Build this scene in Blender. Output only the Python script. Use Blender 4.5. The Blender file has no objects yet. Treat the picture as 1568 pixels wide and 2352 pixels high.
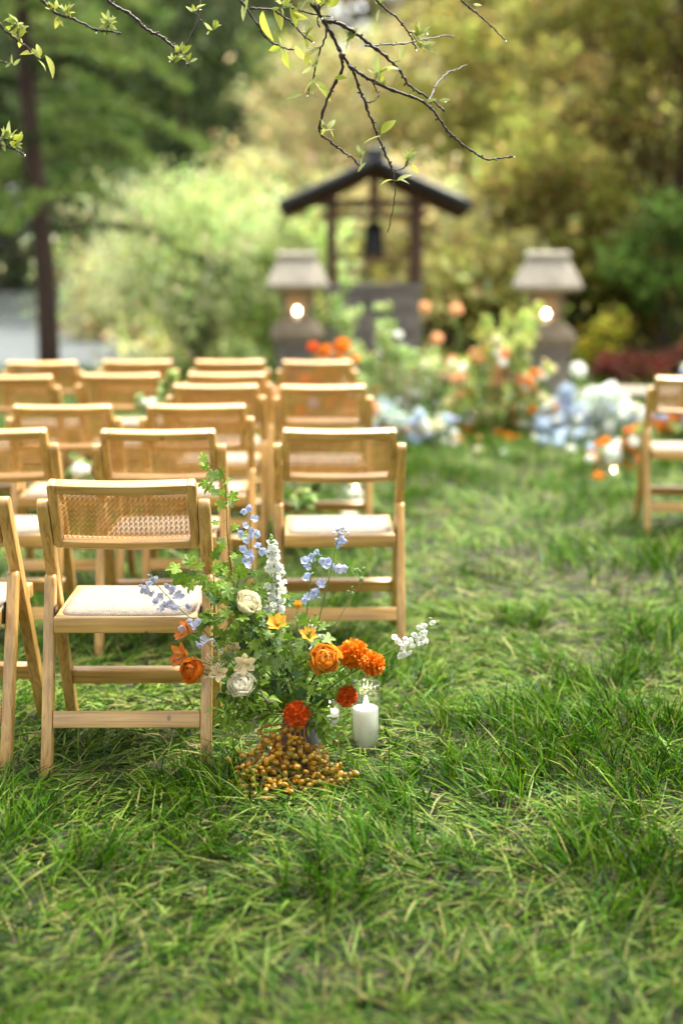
import bpy, bmesh, math, random
import numpy as np
from mathutils import Vector, Matrix

# ------------------------------------------------------------------ camera, world, sun, exposure
scene = bpy.context.scene
COL = scene.collection
CAM_H, TILT, FPX = 1.376, math.radians(10.17), 3266.7      # eye height, downward tilt, focal length in reference pixels
cam_data = bpy.data.cameras.new('camera')
cam_data.sensor_fit = 'VERTICAL'
cam_data.sensor_height = 36.0
cam_data.sensor_width = 24.0
cam_data.lens = 50.0
cam_data.clip_start = 0.1
cam_data.clip_end = 600.0
cam_data.dof.use_dof = True
cam_data.dof.focus_distance = 3.80
cam_data.dof.aperture_fstop = 1.2
cam_data.dof.aperture_blades = 0
camera = bpy.data.objects.new('camera', cam_data)
camera.location = (0, 0, CAM_H)
camera.rotation_euler = (math.pi / 2 - TILT, 0, 0)
COL.objects.link(camera)
scene.camera = camera

SUN_ELEV, SUN_AZ = math.radians(66), math.radians(48)       # behind thin cloud, high on the right and a little beyond the flowers
world = bpy.data.worlds.new('World')
scene.world = world
world.use_nodes = True
wn, wl = world.node_tree.nodes, world.node_tree.links
wn.clear()
w_out = wn.new('ShaderNodeOutputWorld')
w_bg = wn.new('ShaderNodeBackground')
w_sky = wn.new('ShaderNodeTexSky')
w_sky.sky_type = 'NISHITA'
w_sky.sun_disc = False
w_sky.sun_elevation = SUN_ELEV
w_sky.sun_rotation = SUN_AZ
w_sky.dust_density = 4.0
w_sky.air_density = 1.0
w_hsv = wn.new('ShaderNodeHueSaturation')                   # an overcast sky is nearly grey
w_hsv.inputs['Saturation'].default_value = 0.075
w_bg.inputs['Strength'].default_value = 0.075
wl.new(w_sky.outputs['Color'], w_hsv.inputs['Color'])
wl.new(w_hsv.outputs['Color'], w_bg.inputs['Color'])
wl.new(w_bg.outputs['Background'], w_out.inputs['Surface'])

sun_data = bpy.data.lights.new('sun', 'SUN')
sun_data.energy = 1.4
sun_data.angle = math.radians(24)
sun_data.color = (1.0, 0.93, 0.80)
sun = bpy.data.objects.new('sun', sun_data)
sun_dir = Vector((math.sin(SUN_AZ) * math.cos(SUN_ELEV), math.cos(SUN_AZ) * math.cos(SUN_ELEV), math.sin(SUN_ELEV)))
sun.rotation_euler = sun_dir.to_track_quat('Z', 'Y').to_euler()
sun.location = (3, 10, 20)
COL.objects.link(sun)

scene.view_settings.view_transform = 'Standard'
scene.view_settings.look = 'None'
scene.view_settings.gamma = 1.0
scene.view_settings.use_curve_mapping = False
scene.view_settings.exposure = 3.05
scene.render.engine = 'CYCLES'
scene.cycles.max_bounces = 7
scene.cycles.diffuse_bounces = 2
scene.cycles.glossy_bounces = 3
scene.cycles.transmission_bounces = 7
scene.cycles.transparent_max_bounces = 16
scene.cycles.sample_clamp_indirect = 6.0
scene.cycles.caustics_reflective = False
scene.cycles.caustics_refractive = False

# ------------------------------------------------------------------ helpers: placing
CT, ST = math.cos(TILT), math.sin(TILT)
CAM = Vector((0, 0, CAM_H))
rng = np.random.default_rng(7)
rnd = random.Random(11)

def ray(x, y):
    u, v = (x - 784) / FPX, (1176 - y) / FPX
    return Vector((u, CT + v * ST, -ST + v * CT))
def at_d(x, y, d): return CAM + ray(x, y) * d               # a point at distance d along the lens axis
def at_y(x, y, Y):                                          # a point at world depth Y
    r = ray(x, y); return CAM + r * (Y / r.y)
def at_z(x, y, z=0.0):
    r = ray(x, y); return CAM + r * ((z - CAM_H) / r.z)

# ------------------------------------------------------------------ helpers: objects
def tag(o, label=None, cat=None, group=None, kind=None):
    if label: o['label'] = label
    if cat: o['category'] = cat
    if group: o['group'] = group
    if kind: o['kind'] = kind
    return o
def empty(name, loc=(0, 0, 0), label=None, cat=None, group=None, rz=0.0):
    o = bpy.data.objects.new(name, None)
    o.empty_display_size = 0.1
    o.location = loc
    o.rotation_euler = (0, 0, rz)
    COL.objects.link(o)
    return tag(o, label, cat, group)
def link(name, me, parent=None, matrix=None):
    o = bpy.data.objects.new(name, me)
    COL.objects.link(o)
    if parent is not None: o.parent = parent
    if matrix is not None: o.matrix_local = matrix
    return o
def copy_tree(o, parent=None):
    c = o.copy()
    COL.objects.link(c)
    c.parent = parent
    for ch in list(o.children): copy_tree(ch, c)
    return c
def mesh_np(name, V, Fq, mats, cols=None, smooth=True, mat_idx=None):
    """A mesh from arrays: V (n,3), Fq (m,k) with one k."""
    V = np.asarray(V, dtype=np.float32); Fq = np.asarray(Fq, dtype=np.int32)
    me = bpy.data.meshes.new(name)
    m, k = Fq.shape
    me.vertices.add(len(V)); me.vertices.foreach_set('co', V.ravel())
    me.loops.add(m * k); me.loops.foreach_set('vertex_index', Fq.ravel())
    me.polygons.add(m)
    me.polygons.foreach_set('loop_start', np.arange(0, m * k, k, dtype=np.int32))
    me.polygons.foreach_set('loop_total', np.full(m, k, dtype=np.int32))
    if smooth: me.polygons.foreach_set('use_smooth', np.ones(m, dtype=bool))
    if mat_idx is not None: me.polygons.foreach_set('material_index', np.asarray(mat_idx, dtype=np.int32))
    me.update(calc_edges=True)
    if cols is not None:
        a = me.color_attributes.new('Col', 'FLOAT_COLOR', 'POINT')
        c4 = np.ones((len(V), 4), dtype=np.float32); c4[:, :3] = cols
        a.data.foreach_set('color', c4.ravel())
    for mt in (mats if isinstance(mats, (list, tuple)) else [mats]): me.materials.append(mt)
    return me
def mesh_py(name, V, F, mat, smooth=False):
    me = bpy.data.meshes.new(name)
    me.from_pydata([tuple(v) for v in V], [], F)
    if smooth: me.polygons.foreach_set('use_smooth', [True] * len(me.polygons))
    me.update()
    me.materials.append(mat)
    return me
def bm_mesh(name, bm, mat, smooth=False):
    me = bpy.data.meshes.new(name)
    bmesh.ops.recalc_face_normals(bm, faces=bm.faces)
    bm.to_mesh(me); bm.free()
    if smooth: me.polygons.foreach_set('use_smooth', [True] * len(me.polygons))
    me.materials.append(mat)
    return me
class MB:
    """Collects mixed polygons for one mesh."""
    def __init__(s): s.V, s.F = [], []
    def add(s, V, F):
        b = len(s.V); s.V += [tuple(v) for v in V]; s.F += [tuple(i + b for i in f) for f in F]; return s
    def mesh(s, name, mat, smooth=False): return mesh_py(name, s.V, s.F, mat, smooth)
def box_vf(x0, x1, y0, y1, z0, z1):
    V = [(x0, y0, z0), (x1, y0, z0), (x1, y1, z0), (x0, y1, z0), (x0, y0, z1), (x1, y0, z1), (x1, y1, z1), (x0, y1, z1)]
    return V, [(0, 3, 2, 1), (4, 5, 6, 7), (0, 1, 5, 4), (1, 2, 6, 5), (2, 3, 7, 6), (3, 0, 4, 7)]
def tube_vf(pts, radii, n=6, cap=True):
    pts = [Vector(p) for p in pts]
    if not isinstance(radii, (list, tuple)): radii = [radii] * len(pts)
    V, F = [], []
    ref = Vector((0.31, 0.17, 0.93))
    side = None
    for i, p in enumerate(pts):
        t = (pts[min(i + 1, len(pts) - 1)] - pts[max(i - 1, 0)])
        t = t.normalized() if t.length > 1e-9 else Vector((0, 0, 1))
        if side is None:
            side = t.cross(ref)
            if side.length < 0.05: side = t.cross(Vector((1, 0, 0)))
        else:
            side = side - t * side.dot(t)
        side.normalize()
        up = t.cross(side)
        for k in range(n):
            a = 2 * math.pi * k / n
            V.append(p + (side * math.cos(a) + up * math.sin(a)) * radii[i])
    for i in range(len(pts) - 1):
        for k in range(n):
            k2 = (k + 1) % n
            F.append((i * n + k, i * n + k2, (i + 1) * n + k2, (i + 1) * n + k))
    if cap:
        F.append(tuple(range(n - 1, -1, -1)))
        b = (len(pts) - 1) * n
        F.append(tuple(b + k for k in range(n)))
    return V, F
def spline(pts, sub=5):
    """Catmull-Rom through the points."""
    P = [Vector(p) for p in pts]
    if len(P) < 3: 
        return [P[0].lerp(P[-1], i / sub) for i in range(sub + 1)]
    out = []
    for i in range(len(P) - 1):
        p0 = P[max(i - 1, 0)]; p1 = P[i]; p2 = P[i + 1]; p3 = P[min(i + 2, len(P) - 1)]
        for k in range(sub):
            t = k / sub
            out.append(0.5 * ((2 * p1) + (p2 - p0) * t + (2 * p0 - 5 * p1 + 4 * p2 - p3) * t * t + (3 * p1 - p0 - 3 * p2 + p3) * t ** 3))
    out.append(P[-1])
    return out
def lathe_vf(profile, n=24, cap_bottom=False, cap_top=False):
    V, F = [], []
    for r, z in profile:
        for k in range(n):
            a = 2 * math.pi * k / n
            V.append((r * math.cos(a), r * math.sin(a), z))
    for i in range(len(profile) - 1):
        for k in range(n):
            k2 = (k + 1) % n
            F.append((i * n + k, i * n + k2, (i + 1) * n + k2, (i + 1) * n + k))
    if cap_bottom: F.append(tuple(range(n - 1, -1, -1)))
    if cap_top: F.append(tuple((len(profile) - 1) * n + k for k in range(n)))
    return V, F
def frame_matrix(loc, ydir, zhint=(0, 0, 1), scale=1.0):
    """Local +Y along ydir, local +Z near zhint."""
    y = Vector(ydir).normalized(); z = Vector(zhint)
    x = y.cross(z)
    if x.length < 1e-4: x = y.cross(Vector((1, 0.1, 0)))
    x.normalize(); z = x.cross(y)
    s = scale if isinstance(scale, (tuple, list)) else (scale,) * 3
    M = Matrix(((x.x * s[0], y.x * s[1], z.x * s[2], loc[0]), (x.y * s[0], y.y * s[1], z.y * s[2], loc[1]),
                (x.z * s[0], y.z * s[1], z.z * s[2], loc[2]), (0, 0, 0, 1)))
    return M
def axis_matrix(loc, zdir, spin=0.0, scale=1.0):
    """Local +Z along zdir."""
    q = Vector(zdir).normalized().to_track_quat('Z', 'Y')
    return Matrix.Translation(loc) @ q.to_matrix().to_4x4() @ Matrix.Rotation(spin, 4, 'Z') @ Matrix.Diagonal((scale, scale, scale, 1))

# ------------------------------------------------------------------ helpers: value noise on arrays
def _hash(ix, iy, seed):
    h = (ix.astype(np.int64) * 374761393 + iy.astype(np.int64) * 668265263 + seed * 982451653) & 0x7fffffff
    h = (h ^ (h >> 13)) * 1274126177 & 0x7fffffff
    return ((h ^ (h >> 16)) & 0xffff) / 65535.0
def vnoise(x, y, seed=0):
    ix, iy = np.floor(x), np.floor(y)
    fx, fy = x - ix, y - iy
    fx = fx * fx * (3 - 2 * fx); fy = fy * fy * (3 - 2 * fy)
    a = _hash(ix, iy, seed); b = _hash(ix + 1, iy, seed); c = _hash(ix, iy + 1, seed); d = _hash(ix + 1, iy + 1, seed)
    return (a * (1 - fx) + b * fx) * (1 - fy) + (c * (1 - fx) + d * fx) * fy
def fnoise(x, y, seed=0):
    return 0.55 * vnoise(x, y, seed) + 0.3 * vnoise(x * 2.1, y * 2.1, seed + 1) + 0.15 * vnoise(x * 4.3, y * 4.3, seed + 2)
def sstep(a, b, x):
    t = np.clip((x - a) / (b - a), 0, 1)
    return t * t * (3 - 2 * t)

# ------------------------------------------------------------------ materials
def mat(name, col, rough=0.5, col2=None, noise=0.0, nscale=40.0, bump=0.0, bscale=None, transl=0.0, attr=False, spec=0.5, rand=None, metallic=0.0, stretch=None):
    """col: base colour; col2: second colour mixed in by noise; rand: colour mixed in by the object's random number; attr: take vertex colour."""
    m = bpy.data.materials.new(name)
    m.use_nodes = True
    N, L = m.node_tree.nodes, m.node_tree.links
    bs = N['Principled BSDF']; out = N['Material Output']
    bs.inputs['Roughness'].default_value = rough
    bs.inputs['Specular IOR Level'].default_value = spec
    bs.inputs['Metallic'].default_value = metallic
    if attr:
        src = N.new('ShaderNodeVertexColor'); src.layer_name = 'Col'
    else:
        src = N.new('ShaderNodeRGB'); src.outputs[0].default_value = (*col, 1)
    c = src.outputs[0]
    tc = N.new('ShaderNodeTexCoord')
    vec = tc.outputs['Object']
    if stretch:
        mp = N.new('ShaderNodeMapping'); mp.inputs['Scale'].default_value = stretch
        L.new(vec, mp.inputs['Vector']); vec = mp.outputs['Vector']
    if rand is not None:
        oi = N.new('ShaderNodeObjectInfo')
        mx = N.new('ShaderNodeMix'); mx.data_type = 'RGBA'
        L.new(oi.outputs['Random'], mx.inputs['Factor'])
        L.new(c, mx.inputs['A']); mx.inputs['B'].default_value = (*rand, 1)
        c = mx.outputs['Result']
    if col2 is not None or noise > 0:
        nz = N.new('ShaderNodeTexNoise'); nz.inputs['Scale'].default_value = nscale; nz.inputs['Detail'].default_value = 5.0
        L.new(vec, nz.inputs['Vector'])
        if col2 is not None:
            rp = N.new('ShaderNodeMapRange'); rp.inputs['From Min'].default_value = 0.35; rp.inputs['From Max'].default_value = 0.68
            L.new(nz.outputs['Fac'], rp.inputs['Value'])
            mx = N.new('ShaderNodeMix'); mx.data_type = 'RGBA'
            L.new(rp.outputs['Result'], mx.inputs['Factor'])
            L.new(c, mx.inputs['A']); mx.inputs['B'].default_value = (*col2, 1)
            c = mx.outputs['Result']
        if noise > 0:
            rp = N.new('ShaderNodeMapRange'); rp.inputs['To Min'].default_value = 1 - noise; rp.inputs['To Max'].default_value = 1 + noise
            rp.inputs['From Min'].default_value = 0.25; rp.inputs['From Max'].default_value = 0.75
            nz2 = N.new('ShaderNodeTexNoise'); nz2.inputs['Scale'].default_value = nscale * 0.37; nz2.inputs['Detail'].default_value = 3.0
            L.new(vec, nz2.inputs['Vector']); L.new(nz2.outputs['Fac'], rp.inputs['Value'])
            vm = N.new('ShaderNodeVectorMath'); vm.operation = 'SCALE'
            L.new(c, vm.inputs[0]); L.new(rp.outputs['Result'], vm.inputs['Scale'])
            c = vm.outputs['Vector']
    L.new(c, bs.inputs['Base Color'])
    if bump > 0:
        nb = N.new('ShaderNodeTexNoise'); nb.inputs['Scale'].default_value = bscale or nscale; nb.inputs['Detail'].default_value = 6.0
        L.new(vec, nb.inputs['Vector'])
        bp = N.new('ShaderNodeBump'); bp.inputs['Strength'].default_value = bump; bp.inputs['Distance'].default_value = 0.01
        L.new(nb.outputs['Fac'], bp.inputs['Height']); L.new(bp.outputs['Normal'], bs.inputs['Normal'])
    if transl > 0:
        tr = N.new('ShaderNodeBsdfTranslucent'); L.new(c, tr.inputs['Color'])
        ms = N.new('ShaderNodeMixShader'); ms.inputs['Fac'].default_value = transl
        L.new(bs.outputs['BSDF'], ms.inputs[1]); L.new(tr.outputs['BSDF'], ms.inputs[2]); L.new(ms.outputs['Shader'], out.inputs['Surface'])
    return m

def wood_mat(name, axis):
    """Clear-lacquered light wood, the grain along one axis."""
    m = bpy.data.materials.new(name); m.use_nodes = True
    N, L = m.node_tree.nodes, m.node_tree.links
    bs = N['Principled BSDF']
    tc = N.new('ShaderNodeTexCoord'); oi = N.new('ShaderNodeObjectInfo')
    mul = N.new('ShaderNodeVectorMath'); mul.operation = 'SCALE'; mul.inputs[0].default_value = (7.3, 13.1, 5.7)
    L.new(oi.outputs['Random'], mul.inputs['Scale'])
    ad = N.new('ShaderNodeVectorMath'); ad.operation = 'ADD'
    L.new(tc.outputs['Object'], ad.inputs[0]); L.new(mul.outputs['Vector'], ad.inputs[1])
    mp = N.new('ShaderNodeMapping')
    mp.inputs['Scale'].default_value = {'X': (2.2, 55, 55), 'Z': (55, 30, 2.6), 'Y': (55, 2.2, 55)}[axis]
    if axis == 'Z': mp.inputs['Rotation'].default_value = (0, 0, 0)
    L.new(ad.outputs['Vector'], mp.inputs['Vector'])
    n1 = N.new('ShaderNodeTexNoise'); n1.inputs['Scale'].default_value = 1.6; n1.inputs['Detail'].default_value = 7; n1.inputs['Distortion'].default_value = 0.9
    L.new(mp.outputs['Vector'], n1.inputs['Vector'])
    cr = N.new('ShaderNodeValToRGB')
    e = cr.color_ramp.elements
    e[0].position = 0.30; e[0].color = (0.32, 0.165, 0.040, 1)
    e[1].position = 0.72; e[1].color = (0.64, 0.40, 0.130, 1)
    x = e.new(0.50); x.color = (0.53, 0.300, 0.082, 1)
    L.new(n1.outputs['Fac'], cr.inputs['Fac'])
    # broad tone changes from board to board and along each board
    n2 = N.new('ShaderNodeTexNoise'); n2.inputs['Scale'].default_value = 5.0; n2.inputs['Detail'].default_value = 2
    L.new(ad.outputs['Vector'], n2.inputs['Vector'])
    mr = N.new('ShaderNodeMapRange'); mr.inputs['From Min'].default_value = 0.3; mr.inputs['From Max'].default_value = 0.7
    mr.inputs['To Min'].default_value = 0.78; mr.inputs['To Max'].default_value = 1.14
    L.new(n2.outputs['Fac'], mr.inputs['Value'])
    sc = N.new('ShaderNodeVectorMath'); sc.operation = 'SCALE'
    L.new(cr.outputs['Color'], sc.inputs[0]); L.new(mr.outputs['Result'], sc.inputs['Scale'])
    # a few small dark knots
    vo = N.new('ShaderNodeTexVoronoi'); vo.inputs['Scale'].default_value = 9.0
    mp2 = N.new('ShaderNodeMapping'); mp2.inputs['Scale'].default_value = (1, 1, 0.7)
    L.new(ad.outputs['Vector'], mp2.inputs['Vector']); L.new(mp2.outputs['Vector'], vo.inputs['Vector'])
    kr = N.new('ShaderNodeMapRange'); kr.inputs['From Min'].default_value = 0.03; kr.inputs['From Max'].default_value = 0.075
    kr.inputs['To Min'].default_value = 0.75; kr.inputs['To Max'].default_value = 0.0
    L.new(vo.outputs['Distance'], kr.inputs['Value'])
    mk = N.new('ShaderNodeMix'); mk.data_type = 'RGBA'
    L.new(kr.outputs['Result'], mk.inputs['Factor']); L.new(sc.outputs['Vector'], mk.inputs['A']); mk.inputs['B'].default_value = (0.085, 0.034, 0.012, 1)
    L.new(mk.outputs['Result'], bs.inputs['Base Color'])
    bs.inputs['Roughness'].default_value = 0.42
    bs.inputs['Specular IOR Level'].default_value = 0.5
    bs.inputs['Coat Weight'].default_value = 0.7
    bs.inputs['Coat Roughness'].default_value = 0.30
    bp = N.new('ShaderNodeBump'); bp.inputs['Strength'].default_value = 0.12; bp.inputs['Distance'].default_value = 0.002
    L.new(n1.outputs['Fac'], bp.inputs['Height']); L.new(bp.outputs['Normal'], bs.inputs['Normal'])
    return m
WOOD_X, WOOD_Z, WOOD_Y = wood_mat('wood_rail', 'X'), wood_mat('wood_post', 'Z'), wood_mat('wood_side', 'Y')

def weave_mat():
    m = bpy.data.materials.new('woven_seat'); m.use_nodes = True
    N, L = m.node_tree.nodes, m.node_tree.links
    bs = N['Principled BSDF']
    tc = N.new('ShaderNodeTexCoord')
    ck = N.new('ShaderNodeTexBrick'); ck.inputs['Scale'].default_value = 1.0
    ck.offset = 0.5; ck.inputs['Brick Width'].default_value = 0.014; ck.inputs['Row Height'].default_value = 0.0062
    ck.inputs['Mortar Size'].default_value = 0.0010; ck.inputs['Mortar Smooth'].default_value = 0.6
    ck.inputs['Color1'].default_value = (0.40, 0.33, 0.24, 1); ck.inputs['Color2'].default_value = (0.29, 0.225, 0.155, 1); ck.inputs['Mortar'].default_value = (0.06, 0.038, 0.02, 1)
    L.new(tc.outputs['Object'], ck.inputs['Vector'])
    nz = N.new('ShaderNodeTexNoise'); nz.inputs['Scale'].default_value = 60; nz.inputs['Detail'].default_value = 4
    L.new(tc.outputs['Object'], nz.inputs['Vector'])
    mr = N.new('ShaderNodeMapRange'); mr.inputs['To Min'].default_value = 0.72; mr.inputs['To Max'].default_value = 1.25
    L.new(nz.outputs['Fac'], mr.inputs['Value'])
    sc = N.new('ShaderNodeVectorMath'); sc.operation = 'SCALE'
    L.new(ck.outputs['Color'], sc.inputs[0]); L.new(mr.outputs['Result'], sc.inputs['Scale'])
    L.new(sc.outputs['Vector'], bs.inputs['Base Color'])
    bs.inputs['Roughness'].default_value = 0.6
    bp = N.new('ShaderNodeBump'); bp.inputs['Strength'].default_value = 0.6; bp.inputs['Distance'].default_value = 0.002; bp.invert = True
    L.new(ck.outputs['Fac'], bp.inputs['Height']); L.new(bp.outputs['Normal'], bs.inputs['Normal'])
    return m
WOVEN = weave_mat()
CANE = mat('cane', (0.50, 0.275, 0.070), 0.42, noise=0.25, nscale=120, rand=(0.43, 0.225, 0.052))
STEEL = mat('dark_steel', (0.035, 0.034, 0.033), 0.35, metallic=0.8, noise=0.2)
# ------------------------------------------------------------------ ground, water, grass
def ground_height(x, y):
    """Lawn at zero; a wooded bank rising behind and to the right; a shore falling to the lake on the left."""
    wr = sstep(-3.0, 2.0, x - (y - 20) * 0.05)
    rise = (sstep(19, 44, y + np.clip(x, 0, 8) * 0.9) * 7.5) * wr
    side = sstep(3.6, 12, x) * sstep(12, 22, y) * 1.6
    lake = -sstep(16.5, 22, y) * (1 - sstep(-4.5, -1.0, x - (y - 20) * 0.12)) * 1.1
    far = sstep(74, 84, y) * (1 - wr) * 2.6
    rough = (fnoise(x * 0.5, y * 0.5, 3) - 0.5) * 0.5 * sstep(14, 24, y) + (vnoise(x * 1.3, y * 1.3, 9) - 0.5) * 0.03
    return rise + side + lake + far + rough
def soil_mat():
    m = bpy.data.materials.new('soil'); m.use_nodes = True
    N, L = m.node_tree.nodes, m.node_tree.links
    bs = N['Principled BSDF']
    tc = N.new('ShaderNodeTexCoord')
    n1 = N.new('ShaderNodeTexNoise'); n1.inputs['Scale'].default_value = 3.0; n1.inputs['Detail'].default_value = 8
    n2 = N.new('ShaderNodeTexNoise'); n2.inputs['Scale'].default_value = 70.0; n2.inputs['Detail'].default_value = 6
    L.new(tc.outputs['Object'], n1.inputs['Vector']); L.new(tc.outputs['Object'], n2.inputs['Vector'])
    c1 = N.new('ShaderNodeValToRGB'); e = c1.color_ramp.elements
    e[0].position = 0.35; e[0].color = (0.018, 0.017, 0.008, 1); e[1].position = 0.70; e[1].color = (0.060, 0.046, 0.026, 1)
    L.new(n1.outputs['Fac'], c1.inputs['Fac'])
    mr = N.new('ShaderNodeMapRange'); mr.inputs['To Min'].default_value = 0.45; mr.inputs['To Max'].default_value = 1.6
    L.new(n2.outputs['Fac'], mr.inputs['Value'])
    sc = N.new('ShaderNodeVectorMath'); sc.operation = 'SCALE'
    L.new(c1.outputs['Color'], sc.inputs[0]); L.new(mr.outputs['Result'], sc.inputs['Scale'])
    L.new(sc.outputs['Vector'], bs.inputs['Base Color']); bs.inputs['Roughness'].default_value = 0.9
    bp = N.new('ShaderNodeBump'); bp.inputs['Strength'].default_value = 0.7; bp.inputs['Distance'].default_value = 0.02
    L.new(n2.outputs['Fac'], bp.inputs['Height']); L.new(bp.outputs['Normal'], bs.inputs['Normal'])
    return m
def grid_sheet(xs, ys, hf):
    X, Y = np.meshgrid(xs, ys)
    Z = hf(X, Y)
    V = np.stack([X, Y, Z], -1).reshape(-1, 3)
    nx, ny = len(xs), len(ys)
    i = (np.arange(ny - 1)[:, None] * nx + np.arange(nx - 1)[None, :]).ravel()
    return V, np.stack([i, i + 1, i + nx + 1, i + nx], -1)
xs = np.concatenate([np.linspace(-160, -14, 40), np.linspace(-13, 13, 105), np.linspace(14, 160, 40)])
ys = np.concatenate([np.linspace(-30, -1, 14), np.linspace(0, 48, 160), np.linspace(50, 110, 40), np.linspace(120, 420, 16)])
V, Fq = grid_sheet(xs, ys, ground_height)
ground = tag(link('ground', mesh_np('ground', V, Fq, soil_mat())), kind='structure')

def water_mat():
    m = bpy.data.materials.new('lake_water'); m.use_nodes = True
    N, L = m.node_tree.nodes, m.node_tree.links
    bs = N['Principled BSDF']
    bs.inputs['Base Color'].default_value = (0.10, 0.115, 0.115, 1); bs.inputs['Roughness'].default_value = 0.22; bs.inputs['IOR'].default_value = 1.33
    tc = N.new('ShaderNodeTexCoord'); mp = N.new('ShaderNodeMapping'); mp.inputs['Scale'].default_value = (0.6, 2.2, 1)
    L.new(tc.outputs['Object'], mp.inputs['Vector'])
    nz = N.new('ShaderNodeTexNoise'); nz.inputs['Scale'].default_value = 1.6; nz.inputs['Detail'].default_value = 5
    L.new(mp.outputs['Vector'], nz.inputs['Vector'])
    bp = N.new('ShaderNodeBump'); bp.inputs['Strength'].default_value = 1.0; bp.inputs['Distance'].default_value = 0.6
    # calm under the far trees, wind-rippled towards the near shore
    sx = N.new('ShaderNodeSeparateXYZ'); L.new(tc.outputs['Object'], sx.inputs[0])
    rr = N.new('ShaderNodeMapRange'); rr.inputs['From Min'].default_value = 28; rr.inputs['From Max'].default_value = 44; rr.inputs['To Min'].default_value = 0.55; rr.inputs['To Max'].default_value = 0.06
    L.new(sx.outputs['Y'], rr.inputs['Value']); L.new(rr.outputs['Result'], bs.inputs['Roughness'])
    rb = N.new('ShaderNodeMapRange'); rb.inputs['From Min'].default_value = 28; rb.inputs['From Max'].default_value = 44; rb.inputs['To Min'].default_value = 1.0; rb.inputs['To Max'].default_value = 0.06
    L.new(sx.outputs['Y'], rb.inputs['Value']); L.new(rb.outputs['Result'], bp.inputs['Strength'])
    L.new(nz.outputs['Fac'], bp.inputs['Height']); L.new(bp.outputs['Normal'], bs.inputs['Normal'])
    return m
V, Fq = grid_sheet(np.linspace(-160, 4, 12), np.linspace(15, 84, 12), lambda x, y: x * 0 - 0.38)
tag(link('lake_water', mesh_np('lake_water', V, Fq, water_mat())), kind='structure')

GRASS = mat('grass_blade', (0.1, 0.2, 0.05), 0.42, attr=True, transl=0.18, spec=0.09)
def grass_patch(n, y0, y1, margin, lmin, lmax, wmin, wmax, seed, upright_bias=0.0, pale=0.0):
    """n blades between two depths, matted flat in some places and standing in tufts in others."""
    g = np.random.default_rng(seed)
    # more density close to the camera: sample depth uniformly in y, width grows with y
    y = y0 + (y1 - y0) * g.random(n) ** 0.85
    hw = 0.262 * y + margin
    x = (g.random(n) * 2 - 1) * hw
    # gather part of the blades into tufts
    tuft = g.random(n) < 0.45
    cell = 0.085
    jx = np.floor(x / cell); jy = np.floor(y / cell)
    tx = (jx + 0.2 + 0.6 * _hash(jx, jy, seed + 5)) * cell; ty = (jy + 0.2 + 0.6 * _hash(jx, jy, seed + 6)) * cell
    k = np.where(tuft, 0.62, 0.0)
    x = x * (1 - k) + tx * k; y = y * (1 - k) + ty * k
    stand = 0.6 * fnoise(x * 2.6, y * 1.9, seed=23) + 0.4 * vnoise(x * 7.0, y * 5.5, 29)                          # where the grass still stands
    stand = sstep(0.47 - upright_bias, 0.70 - upright_bias, stand)
    bare = sstep(0.62, 0.72, fnoise(x * 2.3 + 9, y * 1.9, seed=44)) * (1 - stand)
    keep = g.random(n) > bare * 0.42
    x, y, stand = x[keep], y[keep], stand[keep]
    n = len(x)
    st = np.clip(stand + g.normal(0, 0.24, n), 0, 1)
    flow = vnoise(x * 1.1, y * 0.9, 61) * 2 * math.pi * 1.3 + vnoise(x * 4.0, y * 4.0, 62) * 3.4
    az_flat = flow + g.normal(0, 0.95, n)
    az = np.where(g.random(n) < 0.80, az_flat, g.random(n) * 2 * math.pi)
    tilt = np.radians(84 - 60 * st + g.normal(0, 9, n)); tilt = np.clip(tilt, 0.05, 1.53)
    bend = np.radians(12 + 40 * g.random(n)) * (0.35 + 0.65 * st)
    Ln = lmin + (lmax - lmin) * g.random(n) ** 1.4
    Ln = Ln * (0.85 + 0.40 * st)
    W = wmin + (wmax - wmin) * g.random(n)
    z0 = ground_height(x, y) - 0.004 + np.where(st < 0.5, g.random(n) * 0.022, 0)
    dx, dy = np.cos(az), np.sin(az)
    sxv, syv = -dy, dx                                                   # sideways
    roll = g.normal(0, 0.5, n)
    rows = []
    px, py, pz = x.copy(), y.copy(), z0.copy()
    th = tilt.copy()
    prof = (0.75, 1.0, 0.72, 0.10)
    for i in range(4):
        w = W * prof[i] * 0.5
        ox, oy, oz = sxv * w * np.cos(roll), syv * w * np.cos(roll), w * np.sin(roll)
        rows.append(np.stack([px - ox, py - oy, pz - oz], -1)); rows.append(np.stack([px + ox, py + oy, pz + oz], -1))
        s = Ln / 3
        px = px + dx * np.sin(th) * s; py = py + dy * np.sin(th) * s; pz = pz + np.cos(th) * s
        pz = np.maximum(pz, ground_height(px, py) + 0.002)
        th = np.minimum(th + bend / 2, 1.75)
    V = np.stack(rows, 1).reshape(-1, 3)
    b = (np.arange(n) * 8)[:, None]
    q = np.array([[0, 1, 3, 2], [2, 3, 5, 4], [4, 5, 7, 6]])
    Fq = (b[:, :, None] + q[None]).reshape(-1, 4)
    # blade colours: fresh green, dark green deepened for contrast, yellow-green, pale painted sheen, straw
    pal = np.array([[0.038, 0.126, 0.0008], [0.008, 0.036, 0.0006], [0.086, 0.172, 0.0014], [0.170, 0.250, 0.042], [0.25, 0.225, 0.075]])
    zone = fnoise(x * 0.9 + 3, y * 0.8, 77)
    p_straw = 0.03 + 0.09 * (1 - st)
    u = g.random(n)
    idx = np.where(u < p_straw, 4, np.where(u < p_straw + (0.36 + pale) * (1 - st) + 0.03 + 0.25 * pale, 3, np.where(u < 0.55 - 0.3 * st + 0.1 * zone, 2, np.where(u < 0.74, 0, 1))))
    c = pal[idx] * (0.6 + 0.75 * g.random(n))[:, None]
    C = np.repeat(c, 8, axis=0)
    return V, Fq, C
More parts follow.
